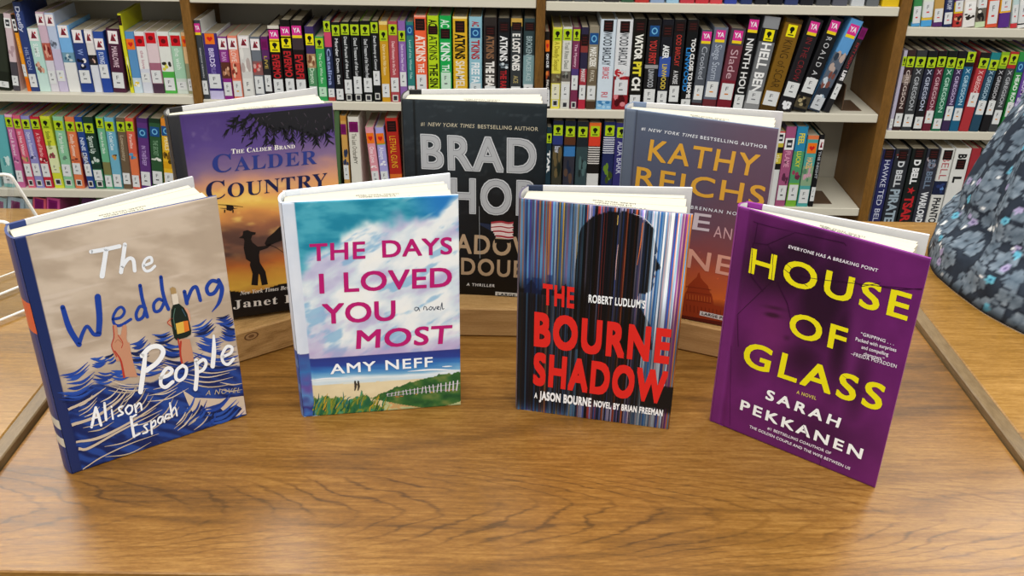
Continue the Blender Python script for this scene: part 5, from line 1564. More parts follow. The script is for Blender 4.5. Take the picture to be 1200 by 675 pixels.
for i in range(46):
    x = 225 + rnd.random() * 410
    y = 610 - rnd.random() * 70
    bkB.stroke(fg, q4((x, y), (x + rnd.uniform(2, 18), y - rnd.uniform(15, 34)), (x + rnd.uniform(8, 34), y - rnd.uniform(38, 66))), [1.6, 1.2, .3],
               rnd.choice(('1f5a3c', '2f7a4a', '8a8a2c', '1c6a66', 'b8962e', '3c6a2c', '0f4a44')), 2)
for i in range(16):
    x = 560 + rnd.random() * 480
    y = 520 - (x - 560) * .12
    bkB.stroke(fg, q4((x, y), (x + rnd.uniform(5, 30), y - rnd.uniform(-4, 10))), [1.4, .4], rnd.choice(('1f5236', '3c6c36', 'c9a24a', 'b8744a')), 2)
fg = 'surf_lines'
for pts, wd in ((((215, 412), (300, 402), (420, 398)), 1.4), (((760, 362), (900, 352), (1040, 356)), 2.0), (((955, 335), (1012, 332)), 1.4)):
    fg = 'surf_line#%d' % pts[0][0]
    bkB.stroke(fg, q4(*pts), [.4, wd, wd, .4], 'e9edf0', 2)
bkB.finish()

# ---- C: coloured streaks, dark profile, red title
bkC = Display('C', 'display_book', 'hardback with coloured vertical streaks, dark profile and big red title', PARS['C'], '5a5568', '1d2a44')
HEAD = T(600, 210, 4.5)((352, 300), (362, 262), (385, 232), (430, 192), (500, 172), (600, 170), (680, 200), (728, 236), (756, 268), (748, 300), (762, 350), (768, 384), (752, 402), (766, 430), (786, 464), (782, 476), (748, 490),
                       (756, 514), (738, 532), (750, 552), (736, 588), (700, 606), (668, 604), (660, 640), (690, 700), (730, 770), (740, 900), (300, 900), (290, 800), (322, 600), (330, 470), (346, 380))
_pal = dict(
    left=[(92, 70, 140), (200, 86, 40), (54, 66, 138), (110, 84, 150), (150, 74, 60), (90, 140, 176), (60, 112, 168), (190, 120, 70), (44, 52, 90), (130, 60, 100)],
    midl=[(120, 150, 176), (90, 120, 160), (70, 110, 150), (150, 160, 176), (60, 60, 80), (110, 90, 120), (80, 130, 160), (196, 160, 60), (46, 70, 110)],
    head=[(30, 46, 84), (140, 120, 180), (20, 24, 40), (150, 50, 46), (190, 90, 50), (90, 100, 150), (12, 14, 22), (60, 74, 130), (170, 160, 190)],
    rt=[(150, 178, 200), (100, 140, 180), (40, 96, 160), (180, 186, 196), (70, 90, 120), (196, 170, 180), (140, 150, 170), (30, 60, 110)],
    far=[(210, 190, 196), (214, 130, 60), (40, 90, 170), (190, 200, 214), (120, 60, 120), (200, 150, 160), (80, 150, 196), (230, 226, 222)])
rs = np.random.RandomState(3)
_edges = [0.0]
while _edges[-1] < 1.0:
    _edges.append(_edges[-1] + rs.uniform(.0028, .0105))
_edges = np.array(_edges)
_scol = []
for e in _edges:
    z = 'left' if e < .2 else 'midl' if e < .38 else 'head' if e < .72 else 'rt' if e < .88 else 'far'
    c = np.array(_pal[z][rs.randint(len(_pal[z]))], float) * rs.uniform(.75, 1.15)
    _scol.append(c)
_scol = np.array(_scol)
_keep = rs.rand(len(_edges))


def artC(px, py, X, Y):
    t = X / bkC.w
    k = np.clip(np.searchsorted(_edges, t) - 1, 0, len(_edges) - 1)
    base = _scol[k]
    v = 1 - Y / bkC.h
    nz = vnoise(k * 3.7 + 1.5, v * 5 + k * .37)
    nz2 = vnoise(k * 1.7 + 40.5, v * 11 + k * .77)
    c = base * (.62 + .5 * nz + .25 * (nz2 - .5))[..., None]
    c = mixc(c, np.broadcast_to((44, 92, 160), c.shape), smooth(.15, .4, v) * smooth(.45, .3, t) * .35 * nz2)
    hd = inside(px, py, HEAD)
    c = c * (1 + .35 * smooth(.66, .74, t) * smooth(.5, .3, v))[..., None]
    keep = _keep[k]
    dark = np.where(hd, np.where(keep > .86, .8, np.where(keep > .55, .42, .13)), 1.0)
    fade = np.where(t > .42, smooth(.36, .56, v - .25 * (1 - t)), smooth(.30, .44, v))
    dk2 = 1 - fade * np.where(keep > .72, .5, .82) * smooth(1.0, .93, v) ** .3
    dk2 = np.where((t > .78) & (v < .78), 1.0 - .2 * fade, dk2)
    low = smooth(.9, .93, v)
    dk2 = np.where((v > .9) & (t > .34), np.maximum(dk2, .75 * low), dk2)
    c = c * (dark * dk2)[..., None]
    sky = (v > .375 + .02 * np.sin(t * 60)) & (v < .41) & (t < .30)
    c = np.where(sky[..., None], c * .35, c)
    tower = (v > .32) & (v < .41) & (np.abs(t - .19) < .016) | (v > .34) & (v < .41) & (np.abs(t - .11) < .03) | (v > .345) & (v < .41) & (np.abs(t - .055) < .018)
    c = np.where(tower[..., None], c * .45 + np.array((6, 18, 44)), c)
    band = (v > .79) & (v < .895) & (t > .80)
    c = np.where(band[..., None], np.array((14, 14, 16)), c)
    return np.clip(c, 4, 255)


bkC.front(artC, 420, 150, '8a8494')
RD = 'd3251f'
bkC.text(ttl, 'THE', (636, 356.8), (672.7, 361.6), (636.2, 331.4), RD, 2, .042, 1.2)
bkC.text(ttl, 'BOURNE', (625.6, 405.5), (783.5, 427.0), (626.3, 364.0), RD, 2, .045, 1.2)
bkC.text(ttl, 'SHADOW', (624.4, 450.6), (778.7, 474.0), (626.0, 411.5), RD, 2, .045, 1.18)
bkC.text('author_lettering', "ROBERT LUDLUM'S", (689.6, 354.2), (755.8, 361.6), (690.1, 344.6), 'eceff0', 3, .03, 1.1)
bkC.text('subtitle_lettering', 'A', (626, 466.2), (629.6, 466.6), (626.5, 459.6), 'f0f0f0', 3, .03)
bkC.text('subtitle_lettering', 'JASON BOURNE', (631.9, 468), (692.6, 476.6), (632.3, 457.6), 'f0f0f0', 3, .04, 1.1)
bkC.text('subtitle_lettering', 'NOVEL BY BRIAN FREEMAN', (695.7, 476.2), (776.4, 487.6), (696.2, 468.6), 'f0f0f0', 3, .035, 1.1)
rim = T(600, 210, 4.5)
bkC.stroke('profile_glints', rim((640, 182), (690, 200), (730, 236), (752, 262)), [.2, .7, .9, .4], 'c9ccd0', 2)
bkC.stroke('profile_glints', rim((744, 405), (766, 392)), [.3, .6], 'b9c4d0', 2)
bkC.stroke('profile_glints', rim((745, 512), (758, 515)), [.4, .3], 'a04a40', 2)
bkC.stroke('profile_glints', rim((560, 190), (556, 240)), .7, 'd9b45c', 2)
bkC.stroke('profile_glints', rim((690, 230), (680, 330), (660, 452)), [.8, 1.2, .5], 'd0703c', 2)
bkC.stroke('profile_glints', rim((560, 345), (550, 440), (545, 530)), [.6, .9, .4], 'c9a098', 2)
bkC.finish()

# ---- D: purple, yellow title
bkD = Display('D', 'display_book', 'purple hardback with bold yellow title and a shadowed face', PARS['D'], '8a2f86', '86288a', narrow=0.011)
qd, qe = T(840, 230, 3.75), T(830, 400, 3.75)


def artD(px, py, X, Y):
    n = fbm(px * .05, py * .05, 3)
    c = mixc((92, 26, 88), (108, 33, 104), n)
    dark = np.array((34, 9, 32), float)
    d_ = np.zeros_like(px)
    for (x, y, rx, ry, a, k) in ((915, 318, 58, 40, .2, 1.0), (962, 352, 40, 62, .1, 1.0), (935, 300, 40, 30, .3, .9), (975, 330, 26, 60, .1, .8), (885, 300, 16, 46, .1, .7), (985, 400, 16, 62, .12, .85), (1003, 452, 14, 48, .2, .6), (940, 420, 30, 26, .2, .75), (950, 285, 24, 30, .2, .55),
                                 (905, 369, 9, 3.0, .2, .8), (962, 505, 60, 26, .3, .45), (872, 420, 14, 30, 0, .35), (926, 398, 5, 12, .1, .3)):
        d_ = np.maximum(d_, k * blob(px, py, x, y, rx, ry, a))
    face = blob(px, py, 905, 385, 24, 36, .1) * .8
    d_ = d_ * (1 - face * .55) + .7 * blob(px, py, 906, 369.5, 9, 2.6, .2) + .5 * blob(px, py, 908, 361, 12, 2.2, .2) + .4 * blob(px, py, 922, 396, 4, 3, .2)
    c = mixc(c, np.broadcast_to(dark, c.shape), np.clip(d_ * 1.1, 0, .93))
    c = mixc(c, np.broadcast_to((120, 46, 84), c.shape), face * .3)
    c = mixc(c, np.broadcast_to((104, 36, 100), c.shape), blob(px, py, 1000, 405, 9, 60, .12) * .7)
    c = np.where((X < .0105)[..., None], c * .6 + np.array((118, 44, 116)) * .4, c)
    return c


bkD.front(artD)
YE = 'e3d714'
bkD.text(ttl, 'HOUSE', *qd((140, 335), (836, 547), (154, 224)), YE, 3, .018, 1.2)
bkD.text(ttl, 'OF', *qd((314, 606), (561, 686), (329, 501)), YE, 3, .018, 1.15)
bkD.text(ttl, 'GLASS', *qe((148, 101), (756, 308), (168, -7)), YE, 3, .018, 1.2)
bkD.text('tagline_lettering', 'EVERYONE HAS A BREAKING POINT', *qd((315, 227), (707, 333), (318, 213)), 'e6dfe6', 3, .015, 1.1)
bkD.text('quote_lettering', '“GRIPPING . . .', *qd((632, 609), (778, 654), (635, 595)), 'e6dfe6', 3, .01, 1.05)
bkD.text('quote_lettering', 'Packed with surprises', (1002.6, 398.8), (1050.3, 412.2), (1003.3, 394.6), 'e6dfe6', 3, .01)
bkD.text('quote_lettering', 'and compelling', (1009.5, 408.2), (1041, 417.2), (1010.2, 404), 'e6dfe6', 3, .01)
bkD.text('quote_lettering', 'characters.”', (1012, 416.2), (1036, 423), (1012.7, 412), 'e6dfe6', 3, .01)
bkD.text('quote_lettering', '–FREIDA McFADDEN', (997, 415.8), (1050.5, 431.2), (997.7, 411.8), 'e6dfe6', 3, .005, 1.08)
bkD.text('subtitle_lettering', 'A NOVEL', *qe((388, 228), (474, 257), (391, 214)), 'd9c65a', 3, .01, 1.15)
bkD.text('author_lettering', 'SARAH', *qe((250, 251), (572, 380), (262, 209)), 'eef0ee', 3, .026, 1.4)
bkD.text('author_lettering', 'PEKKANEN', *qe((139, 298), (672, 518), (147, 254)), 'eef0ee', 3, .026, 1.3)
bkD.text('credit_lettering', '#1 BESTSELLING COAUTHOR OF', *qe((260, 385), (538, 497), (263, 374)), 'e6dfe6', 3, .015, 1.05)
bkD.text('credit_lettering', 'THE GOLDEN COUPLE AND THE WIFE BETWEEN US', *qe((181, 378), (622, 564), (184, 367)), 'e6dfe6', 3, .015, 1.05)
CK = '2c0a2a'
for pts in (((180, 118), (232, 132), (345, 158), (222, 212), (160, 205)), ((180, 118), (165, 205)), ((345, 158), (560, 205), (570, 218)), ((222, 212), (250, 250), (245, 300)), ((160, 205), (150, 350), (205, 420)), ((248, 300), (240, 375), (90, 520)), ((90, 520), (95, 660)),
            ((265, 380), (310, 470), (325, 540)), ((360, 350), (460, 366), (700, 392), (910, 412)), ((285, 310), (330, 345), (400, 395)), ((600, 370), (640, 395), (720, 380)), ((300, 290), (345, 330)), ((700, 392), (790, 410), (905, 405)), ((160, 110), (182, 118))):
    bkD.stroke('crack_line#%d' % pts[0][0], qd(*pts), [.5, .9, .6], CK, 4, 1, False)
for pts in (((470, 500), (495, 520), (488, 552)), ((100, 20), (95, 370)), ((410, 350), (432, 405), (420, 440)), ((590, 148), (632, 178)), ((640, 200), (700, 235))):
    bkD.stroke('crack_line#%d' % pts[0][0], qe(*pts), [.3, .6, .3], CK, 4, 1, False)
bkD.finish()

# ---- E: sunset, tree and rider
bkE = Display('E', 'display_book', 'sunset hardback with silhouetted rider, leading horse, on a knotty block', PARS['E'], '2e2e30', '222224')


def artE(px, py, X, Y):
    v = (1 - Y / bkE.h)
    n = fbm(px * .018 + 5, py * .04 + 3, 4)
    t = v + (n - .5) * .10
    c = ramp(t, [(0, (66, 46, 104)), (.14, (84, 64, 124)), (.25, (122, 98, 130)), (.32, (196, 140, 112)), (.38, (222, 158, 92)), (.44, (226, 182, 84)), (.5, (206, 138, 72)), (.57, (140, 88, 62)), (.66, (104, 72, 58)), (.73, (176, 96, 44)), (.78, (206, 142, 54)), (.84, (222, 172, 66)), (.9, (190, 130, 52))])
    gl = smooth(.52, .7, fbm(px * .03, py * .07 + 31, 4)) * smooth(.3, .4, v) * (1 - smooth(.5, .75, v))
    c = mixc(c, np.broadcast_to((238, 204, 104), c.shape), gl * .6)
    dk = smooth(.5, .7, fbm(px * .022 + 15, py * .06 + 3, 4)) * smooth(.5, .58, v) * (1 - smooth(.7, .8, v))
    c = mixc(c, np.broadcast_to((70, 50, 46), c.shape), dk * .7)
    c = mixc(c, np.broadcast_to((136, 122, 150), c.shape), smooth(.6, .75, fbm(px * .07, py * .07 + 71, 3)) * (1 - smooth(.1, .2, v)) * smooth(270, 215, px) * .4)
    gy = .865 + .012 * np.sin(px * .09) + .01 * (fbm(px * .08, px * 0 + 2, 2) - .5)
    c = np.where((v > gy)[..., None], np.array((18, 14, 14)), c)
    c = np.where((X < .0108)[..., None], np.array((44, 44, 46)), c)
    return c


bkE.front(artE, 160, 230, '2a2a2c')
qt, qc = T(190, 100, 4.217), T(240, 240, 4.22)
tr = 'tree_branches'
bkE.shape(tr, qt((440, 142), (845, 100), (850, 210), (760, 262), (700, 235), (640, 215), (560, 225), (480, 190)), '17161a', 2)
rn = random.Random(12)
for (x, y, ang, ln) in [(440, 150, 2.6, 150), (470, 165, 2.2, 120), (480, 190, 1.95, 110), (520, 200, 1.6, 95), (560, 210, 1.75, 80), (640, 205, 1.5, 75), (690, 220, 1.45, 90), (600, 210, 1.3, 60), (760, 235, 1.5, 55), (800, 220, 1.2, 60), (845, 190, 1.3, 50), (380, 150, 2.3, 70), (420, 160, 2.0, 60)]:
    ex_, ey_ = x + ln * math.cos(ang), y + ln * math.sin(ang)
    bkE.stroke(tr, qt((x, y), ((x + ex_) / 2 + rn.uniform(-8, 8), (y + ey_) / 2), (ex_, ey_)), [2.4, 1.6, .4], '141316', 3)
    for k in range(14):
        f = rn.uniform(.1, 1)
        bx, by = x + (ex_ - x) * f, y + (ey_ - y) * f
        a2 = ang + rn.choice((-1, 1)) * rn.uniform(.35, .9)
        l2 = rn.uniform(18, 42)
        bkE.stroke(tr, qt((bx, by), (bx + l2 * math.cos(a2), by + l2 * math.sin(a2))), [2.0, .3], '141316', 3, 2)
for k in range(70):
    x = rn.uniform(430, 850)
    y = np.interp(x, [430, 500, 560, 640, 700, 760, 850], [150, 195, 222, 212, 232, 258, 205]) - rn.uniform(2, 14)
    a2 = rn.uniform(1.0, 2.3)
    l2 = rn.uniform(14, 44)
    bkE.stroke(tr, qt((x, y), (x + l2 * .6 * math.cos(a2), y + l2 * .5 * math.sin(a2)), (x + l2 * math.cos(a2 + .3), y + l2 * math.sin(a2 + .3))), [2.2, 1.4, .3], '141316', 3, 3)
for k in range(26):
    x, y = rn.uniform(430, 840), rn.uniform(130, 215)
    bkE.stroke(tr, qt((x, y), (x + rn.uniform(-14, 14), y + rn.uniform(4, 20))), [.9, .3], rn.choice(('4a4048', '5a4a58', '332c36')), 4, 2)
tr = 'biplane'
bkE.stroke(tr, qt((272, 588), (330, 592), (400, 600)), [.4, 1.0, .4], '1a1210', 3)
bkE.stroke(tr, qt((286, 606), (340, 610), (372, 606)), [.4, .9, .3], '1a1210', 3)
bkE.shape(tr, qt((318, 592), (350, 594), (356, 608), (340, 620), (318, 616)), '1a1210', 3)
for x in (309, 350):
    bkE.stroke(tr, qt((x, 616), (x, 627)), 1.4, '1a1210', 3)
tr = 'rider'
BK = '16100e'
bkE.shape(tr, qc((168, 163), (186, 152), (190, 130), (212, 124), (228, 132), (252, 136), (250, 146), (234, 150), (228, 170), (236, 186), (262, 206), (300, 202), (322, 190), (326, 200), (308, 214), (272, 226), (268, 246), (272, 284), (300, 330), (312, 392), (282, 398),
                      (272, 346), (266, 340), (262, 398), (230, 396), (236, 340), (222, 296), (226, 282), (204, 268), (192, 212), (196, 178), (192, 166)), BK, 3)
tr = 'horse'
bkE.shape(tr, qc((296, 190), (310, 162), (340, 138), (366, 112), (384, 96), (396, 80), (420, 70), (520, 60), (560, 110), (560, 180), (470, 190), (420, 170), (380, 176), (352, 186), (322, 200), (304, 204)), BK, 3)
for xx in (440, 470, 530, 552):
    bkE.stroke(tr, qc((xx, 170), (xx + 4, 280), (xx - 2, 398)), [7, 4.2, 3.6], BK, 3)
bkE.stroke(tr, qc((316, 198), (350, 210), (410, 250)), .6, BK, 3)
WT = 'e9e4da'
bkE.text('series_lettering', [(serif('T'), 1), (serif('HE'), .78), (' ', 1), (serif('C'), 1), (serif('ALDER'), .78), (' ', 1), (serif('B'), 1), (serif('RAND'), .78)], *qt((342, 338), (656, 310), (341, 314)), WT, 4, 0.0, 1.05, gap=.06)
bkE.text(ttl, [(serif('C'), 1), (serif('ALDER'), .78)], *qt((250, 432), (764, 387), (246, 342)), '27357a', 4, 0.0, 1.1, gap=.1)
bkE.text(ttl, [(serif('C'), 1), (serif('OUNTRY'), .78)], *qt((219, 566), (816, 498), (214, 476)), '171d44', 4, 0.0, 1.06, gap=.08)
bkE.text('credit_lettering', serif('New York Times Bestselling Author', True), (281.4, 345.6), (378, 333.8), (281.0, 341.0), WT, 4, 0.0)
bkE.text('author_lettering', serif('Janet Dailey'), (273.2, 361.4), (392, 348.6), (272.8, 352.0), WT, 4, 0.0, 1.1)
bkE.finish()

# ---- F: black, silver outlined name
bkF = Display('F', 'display_book', 'black hardback with large silver lettering and a small flag', PARS['F'], '15171a', '131518')


def artF(px, py, X, Y):
    v = 1 - Y / bkF.h
    n = fbm(px * .06, py * .06, 4)
    c = ramp(v + (n - .5) * .25, [(0, (36, 44, 48)), (.25, (30, 36, 40)), (.5, (18, 20, 22)), (.75, (12, 11, 11)), (1, (10, 8, 7))])
    c = c + (smooth(.62, .8, fbm(px * .12 + py * .03, py * .2, 3)) * 14 * (1 - v))[..., None]
    c = np.where((np.abs(X - .0125) < .0008)[..., None], c * .5, c)
    return c


bkF.front(artF, 120, 170)
qf, qg = T(460, 90, 2.41), T(520, 220, 4.5)


def inset_name(txt, p0, p1, p2, part):
    """lettering with a fine engraved line: the same outline set in three weights"""
    A, B, Cc = bkF.uv(*p0), bkF.uv(*p1), bkF.uv(*p2)
    base, bfs = run([(txt, 1)], 0, 1.13)
    big = .038
    a, b_ = base[:, 0].min() - big, base[:, 0].max() + big
    bkF.n_text += 1
    for k, (o_, col) in enumerate(((big, 'c0c2c4'), (.017, '7d7f82'), (.005, 'a8aaac'))):
        vs, fs = fatten(base, bfs, o_)
        u = (vs[:, 0] - a) / (b_ - a)
        v = (vs[:, 1] + big) / (CAP + 2 * big)
        Q = A[None] + u[:, None] * (B - A)[None] + v[:, None] * (Cc - A)[None]
        bkF.mb('%s#%d' % (part, bkF.n_text)).add([(q[0], q[1], .00012 * (2 + k) + 1.1e-5 * (i // len(base))) for i, q in enumerate(Q)], fs, col)


inset_name('BRAD', *qf((82, 260), (406, 275), (78, 158)), 'author_lettering')
inset_name('THOR', *qf((86, 382), (414, 394), (83, 279)), 'author_lettering')
bkF.text('credit_lettering', [('#1', 1), (' ', 1)], *qf((80, 138), (90, 138.6), (80, 127)), 'bfb69c', 2, .0)
bkF.text('credit_lettering', 'NEW YORK TIMES', *qf((100, 138.8), (232, 144.5), (100, 128)), 'bfb69c', 2, .0, 1.1, slant=.22)
bkF.text('credit_lettering', 'BESTSELLING AUTHOR', *qf((241, 145), (411, 153), (241, 134)), 'bfb69c', 2, .005, 1.15)
bkF.text(ttl, 'SHADOW', (498.5, 294.8), (630, 301.2), (498.5, 271.8), 'a88e70', 2, .02, 1.12)
bkF.text(ttl, 'DOUBT', (540.4, 321.5), (631, 326.6), (540.5, 301.2), 'a88e70', 2, .02, 1.14)
bkF.text('subtitle_lettering', 'A THRILLER', *qg((120, 516), (268, 524), (122, 501)), 'd9d9d6', 2, .02, 1.25)
LP = 'large_print_tag'
bkF.shape(LP, [(580.6, 341.6), (629, 345.2), (628.6, 350.8), (580.4, 346.5)], 'cfcdc6', 3)
bkF.text(LP, 'LARGE PRINT', (583.2, 346.0), (625.8, 349.8), (583.4, 342.9), '202020', 4, .02, 1.1)
fl = 'flag'
bkF.stroke(fl, qg((187, 98), (189, 240), (191, 370)), .55, '8f9294', 5)
bkF.shape(fl, qg((188, 183), (246, 192), (252, 228), (212, 206), (192, 196)), '20283e', 5)
for k in range(7):
    y = 182 + k * 11.5
    x0_ = 250 if k < 4 else 262 + 6 * (k - 4)
    bkF.stroke(fl, qg((x0_, y + 2), (300, y - 3 + k), (340, y + 4 + k), (368 - (k % 2) * 6, y + 1 + k * 1.2)), 2.3, 'd3b6b0' if k % 2 else '9a3038', 5, 5, False)
    bkF.stroke(fl, qg((x0_, y + 8), (300, y + 3 + k), (340, y + 10 + k), (366, y + 7 + k * 1.2)), 1.2, 'd9ccc6', 5, 5, False)
bkF.shape(fl, qg((268, 268), (352, 272), (350, 292), (300, 286), (270, 292)), '0f0d0c', 4)
bkF.finish()

# ---- G: slate to orange, domed building
bkG = Display('G', 'display_book', 'slate blue to orange hardback with gold lettering and a domed building', PARS['G'], '6a788c', '70809a')


def artG(px, py, X, Y):
    v = 1 - Y / bkG.h
    t = X / bkG.w
    n = fbm(px * .03, py * .05, 4)
    a = ramp(v + (n - .5) * .06, [(0, (84, 94, 112)), (.3, (84, 88, 106)), (.5, (96, 78, 92)), (.62, (130, 76, 78)), (.74, (178, 84, 56)), (.86, (206, 100, 44)), (.93, (110, 36, 24)), (1, (84, 26, 20))])
    b_ = ramp(v + (n - .5) * .06, [(0, (98, 80, 96)), (.3, (98, 74, 88)), (.5, (108, 70, 80)), (.62, (136, 72, 70)), (.74, (180, 84, 54)), (.86, (212, 106, 44)), (.93, (112, 36, 24)), (1, (84, 26, 20))])
    c = mixc(a, b_, smooth(.2, .9, t))
    c = np.where((X < .0105)[..., None], np.array((98, 108, 124)) * (1 - .2 * v)[..., None], c)
    c = np.where((np.abs(X - .0115) < .0008)[..., None], c * .7, c)
    st = (vnoise(px * 1.1, py * 1.1 + 50) > .965) & (v > .6)
    c = np.where(st[..., None], c * 1.25, c)
    return c


bkG.front(artG, 120, 170)
qk, qm = T(710, 100, 2.045), T(780, 200, 2.936)
GO = 'd7a13a'
bkG.text('credit_lettering', '#1', *qk((85, 107), (94, 108.4), (86, 99.5)), 'dcdfe2', 2, .02)
bkG.text('credit_lettering', 'NEW YORK TIMES', *qk((102, 109.6), (220, 127), (103, 102)), 'dcdfe2', 2, .015, 1.25, slant=.2)
bkG.text('credit_lettering', 'BESTSELLING AUTHOR', *qk((226, 128), (386, 152), (227, 120)), 'dcdfe2', 2, .02, 1.3)
bkG.text('author_lettering', 'KATHY', *qk((100, 180), (360, 219), (107.5, 128)), GO, 2, .012, 1.14)
bkG.text('author_lettering', 'REICHS', *qk((70, 241), (377, 291), (75, 193)), GO, 2, .012, 1.14)
bkG.text('subtitle_lettering', 'A TEMPERANCE BRENNAN NOVEL', (746.7, 235.2), (877.7, 254.5), (747.3, 231.4), 'dcdfe2', 2, .01, 1.35)
bkG.text(ttl, 'FIRE', (741, 258.6), (830.9, 271.3), (743.5, 239.0), 'c9bcc0', 2, .012, 1.12)
bkG.text(ttl, 'AND', (836.0, 277.4), (869, 283.4), (837.6, 264), 'c9a0a0', 2, .0, 1.12)
bkG.text(ttl, 'BONES', (746, 301), (876, 327.6), (748.5, 279), 'dba08a', 2, .012, 1.12)
dm = 'domed_building'
DK = '9a3a1c'
bkG.shape(dm, qm((112, 352), (117, 350), (120, 368), (130, 380), (146, 396), (152, 418), (158, 424), (162, 440), (166, 462), (200, 470), (260, 494), (330, 512), (330, 545), (30, 492), (30, 452), (58, 448), (66, 436), (68, 420), (74, 412), (78, 394), (96, 376), (108, 366)), DK, 2)
for k in range(9):
    x = 74 + k * 10
    bkG.stroke(dm, qm((x, 424 + k * 1.5), (x, 440 + k * 1.5)), .7, 'c86a30', 3)
for k in range(12):
    x = 46 + k * 13
    bkG.stroke(dm, qm((x, 456 + k * 2.2), (x, 478 + k * 2.2)), .8, '7a2a16', 3)
for y0_ in (398, 416, 444):
    bkG.stroke(dm, qm((72, y0_), (112, y0_ + 5), (156, y0_ + 12)), .8, '7f2e18', 3)
bkG.shape(dm, qm((30, 492), (330, 545), (330, 600), (30, 560)), '5c1c14', 3)
bkG.shape(LP, [(820.5, 364.0), (864, 373.6), (863, 379.2), (819.7, 369.0)], 'dedad4', 4)
bkG.text(LP, 'LARGE PRINT', (822.4, 368.4), (860.4, 377.0), (822.9, 365.3), '202020', 5, .02, 1.1)
bkG.finish()


# ------------------------------------------------------------------ wooden blocks that carry the three rear books
def block(label, name, cx, cy, yaw, w, d, mat, knots=False):
    root = empty('wooden_block', None, label, 'wooden block', 'wooden blocks under the three rear books', Matrix.Translation((cx, cy, TZ + .0003)) @ Matrix.Rotation(yaw, 4, 'Z'))
    q = MB()
    q.bevel_box(0, w, 0, d, 0, BLK - .0006, .0018, 'c69e68')
    q.build('plank', mat, root)
    if knots:
        q = MB()
        for r, c in ((.0085, '6d4a2c'), (.0066, 'b08a5c'), (.0035, '7d5836')):
            q.poly([(.086 + r * math.cos(a) * 1.0, -.00012 - (.0085 - r) * .01, .029 + .55 * r * math.sin(a)) for a in np.linspace(0, 2 * math.pi, 19)[:-1]], c)
        q.build('knot', M_DECAL, root)
    return root


def front_at(p, q, w, before, d, label, mat, knots=False):
    """block whose front foot runs through two measured points of the table top"""
    a, b_ = at_z(*p, TZ), at_z(*q, TZ)
    u = (b_ - a).normalized()
    o = a - u * before
    return block(label, 'wooden_block', o.x, o.y, math.atan2(u.y, u.x), w, d, mat, knots)


front_at((282, 425), (346, 405), .205, .07, .15, 'knotty tan wooden block under the sunset book', M_PINE2, True)
front_at((540, 394), (606, 395), .19, .075, .13, 'smooth pale wooden block under the black book', M_PINE)
front_at((795, 410), (842, 420), .18, .085, .13, 'striped pale wooden block under the slate and orange book', M_PINE)

# ------------------------------------------------------------------ clear acrylic easel, left
TS = TZ + .008


def tube_strip(mb, pts, r, col):
    """small square rod along a 3-D path"""
    pts = [Vector(p) for p in pts]
    rings = []
    for i, p in enumerate(pts):
        t = (pts[min(i + 1, len(pts) - 1)] - pts[max(i - 1, 0)]).normalized()
        a = t.cross(Vector((0, 1, 0)))
        if a.length < .2:
            a = t.cross(Vector((0, 0, 1)))
        a.normalize()
        b_ = t.cross(a)
        rings.append([p + a * (r * math.cos(k * math.pi / 4)) + b_ * (r * math.sin(k * math.pi / 4)) for k in range(8)])
    v = [x for g in rings for x in g]
    f = []
    for i in range(len(rings) - 1):
        for k in range(8):
            j = (k + 1) % 8
            f.append((i * 8 + k, i * 8 + j, i * 8 + 8 + j, i * 8 + 8 + k))
    f.append(tuple(range(8))[::-1])
    f.append(tuple(range(len(v) - 8, len(v))))
    mb.add(v, f, col)


EO = Vector((-0.70, 1.05, TS + .0002))
ez = empty('acrylic_easel', EO, 'clear bent acrylic easel standing behind the beige and blue book', 'display easel')
YF, YN = 1.13, 0.985
leg = [at_y(14, 206, YF), at_y(43.5, 252.5, YF)]
sl = (leg[1].x - leg[0].x) / (leg[1].z - leg[0].z)
zf = TS + .0045
foot = Vector((leg[1].x + sl * (zf - leg[1].z), YF, zf))
ridge = [at_y(p[0], p[1], YF) for p in ((-12, 207.5), (-4, 204.2), (3, 203.2), (9, 203.8), (14.5, 206.5), (19, 213))]
left_foot = Vector((ridge[0].x - .085, YF, zf))
prof = [left_foot] + catmull([Vector(p) for p in ridge], 4) + [foot]
prof = [Vector(p) for p in prof]
nz = at_y(11, 262, YN)
fx = leg[1].x + sl * (nz.z - leg[1].z)
sh = Vector((nz.x - fx, YN - YF, 0))
q = MB()
th = .003
nrm = []
for i, p in enumerate(prof):
    t = (prof[min(i + 1, len(prof) - 1)] - prof[max(i - 1, 0)]).normalized()
    nrm.append(Vector((-t.z, 0, t.x)).normalized() * th)
n_ = len(prof)
e1 = Vector((sh.x, sh.y, 0)).normalized() * .0035
for a, b_ in ((0, 0), (1, 0)):
    pass
ov = [p + e1 for p in prof] + [p + sh - e1 for p in prof] + [p + e1 - d_ for p, d_ in zip(prof, nrm)] + [p + sh - e1 - d_ for p, d_ in zip(prof, nrm)]
ov = [p - EO for p in ov]
fs = []
for i in range(n_ - 1):
    fs += [(i, i + 1, n_ + i + 1, n_ + i), (2 * n_ + i + 1, 2 * n_ + i, 3 * n_ + i, 3 * n_ + i + 1), (i + 1, i, 2 * n_ + i, 2 * n_ + i + 1), (n_ + i, n_ + i + 1, 3 * n_ + i + 1, 3 * n_ + i)]
fs += [(0, n_, 3 * n_, 2 * n_), (n_ - 1, 3 * n_ - 1, 4 * n_ - 1, 2 * n_ - 1)]
q.add(ov, fs, 'f0f0f0')
q.build('bent_sheet', M_ACRYLIC, ez)
for o_ in (Vector((0, 0, 0)), sh):
    q = MB()
    tube_strip(q, [p + o_ - EO - d_ * .5 for p, d_ in zip(prof, nrm)], .0021, 'e9e7e0')
    q.build('polished_edge', M_RIM, ez)
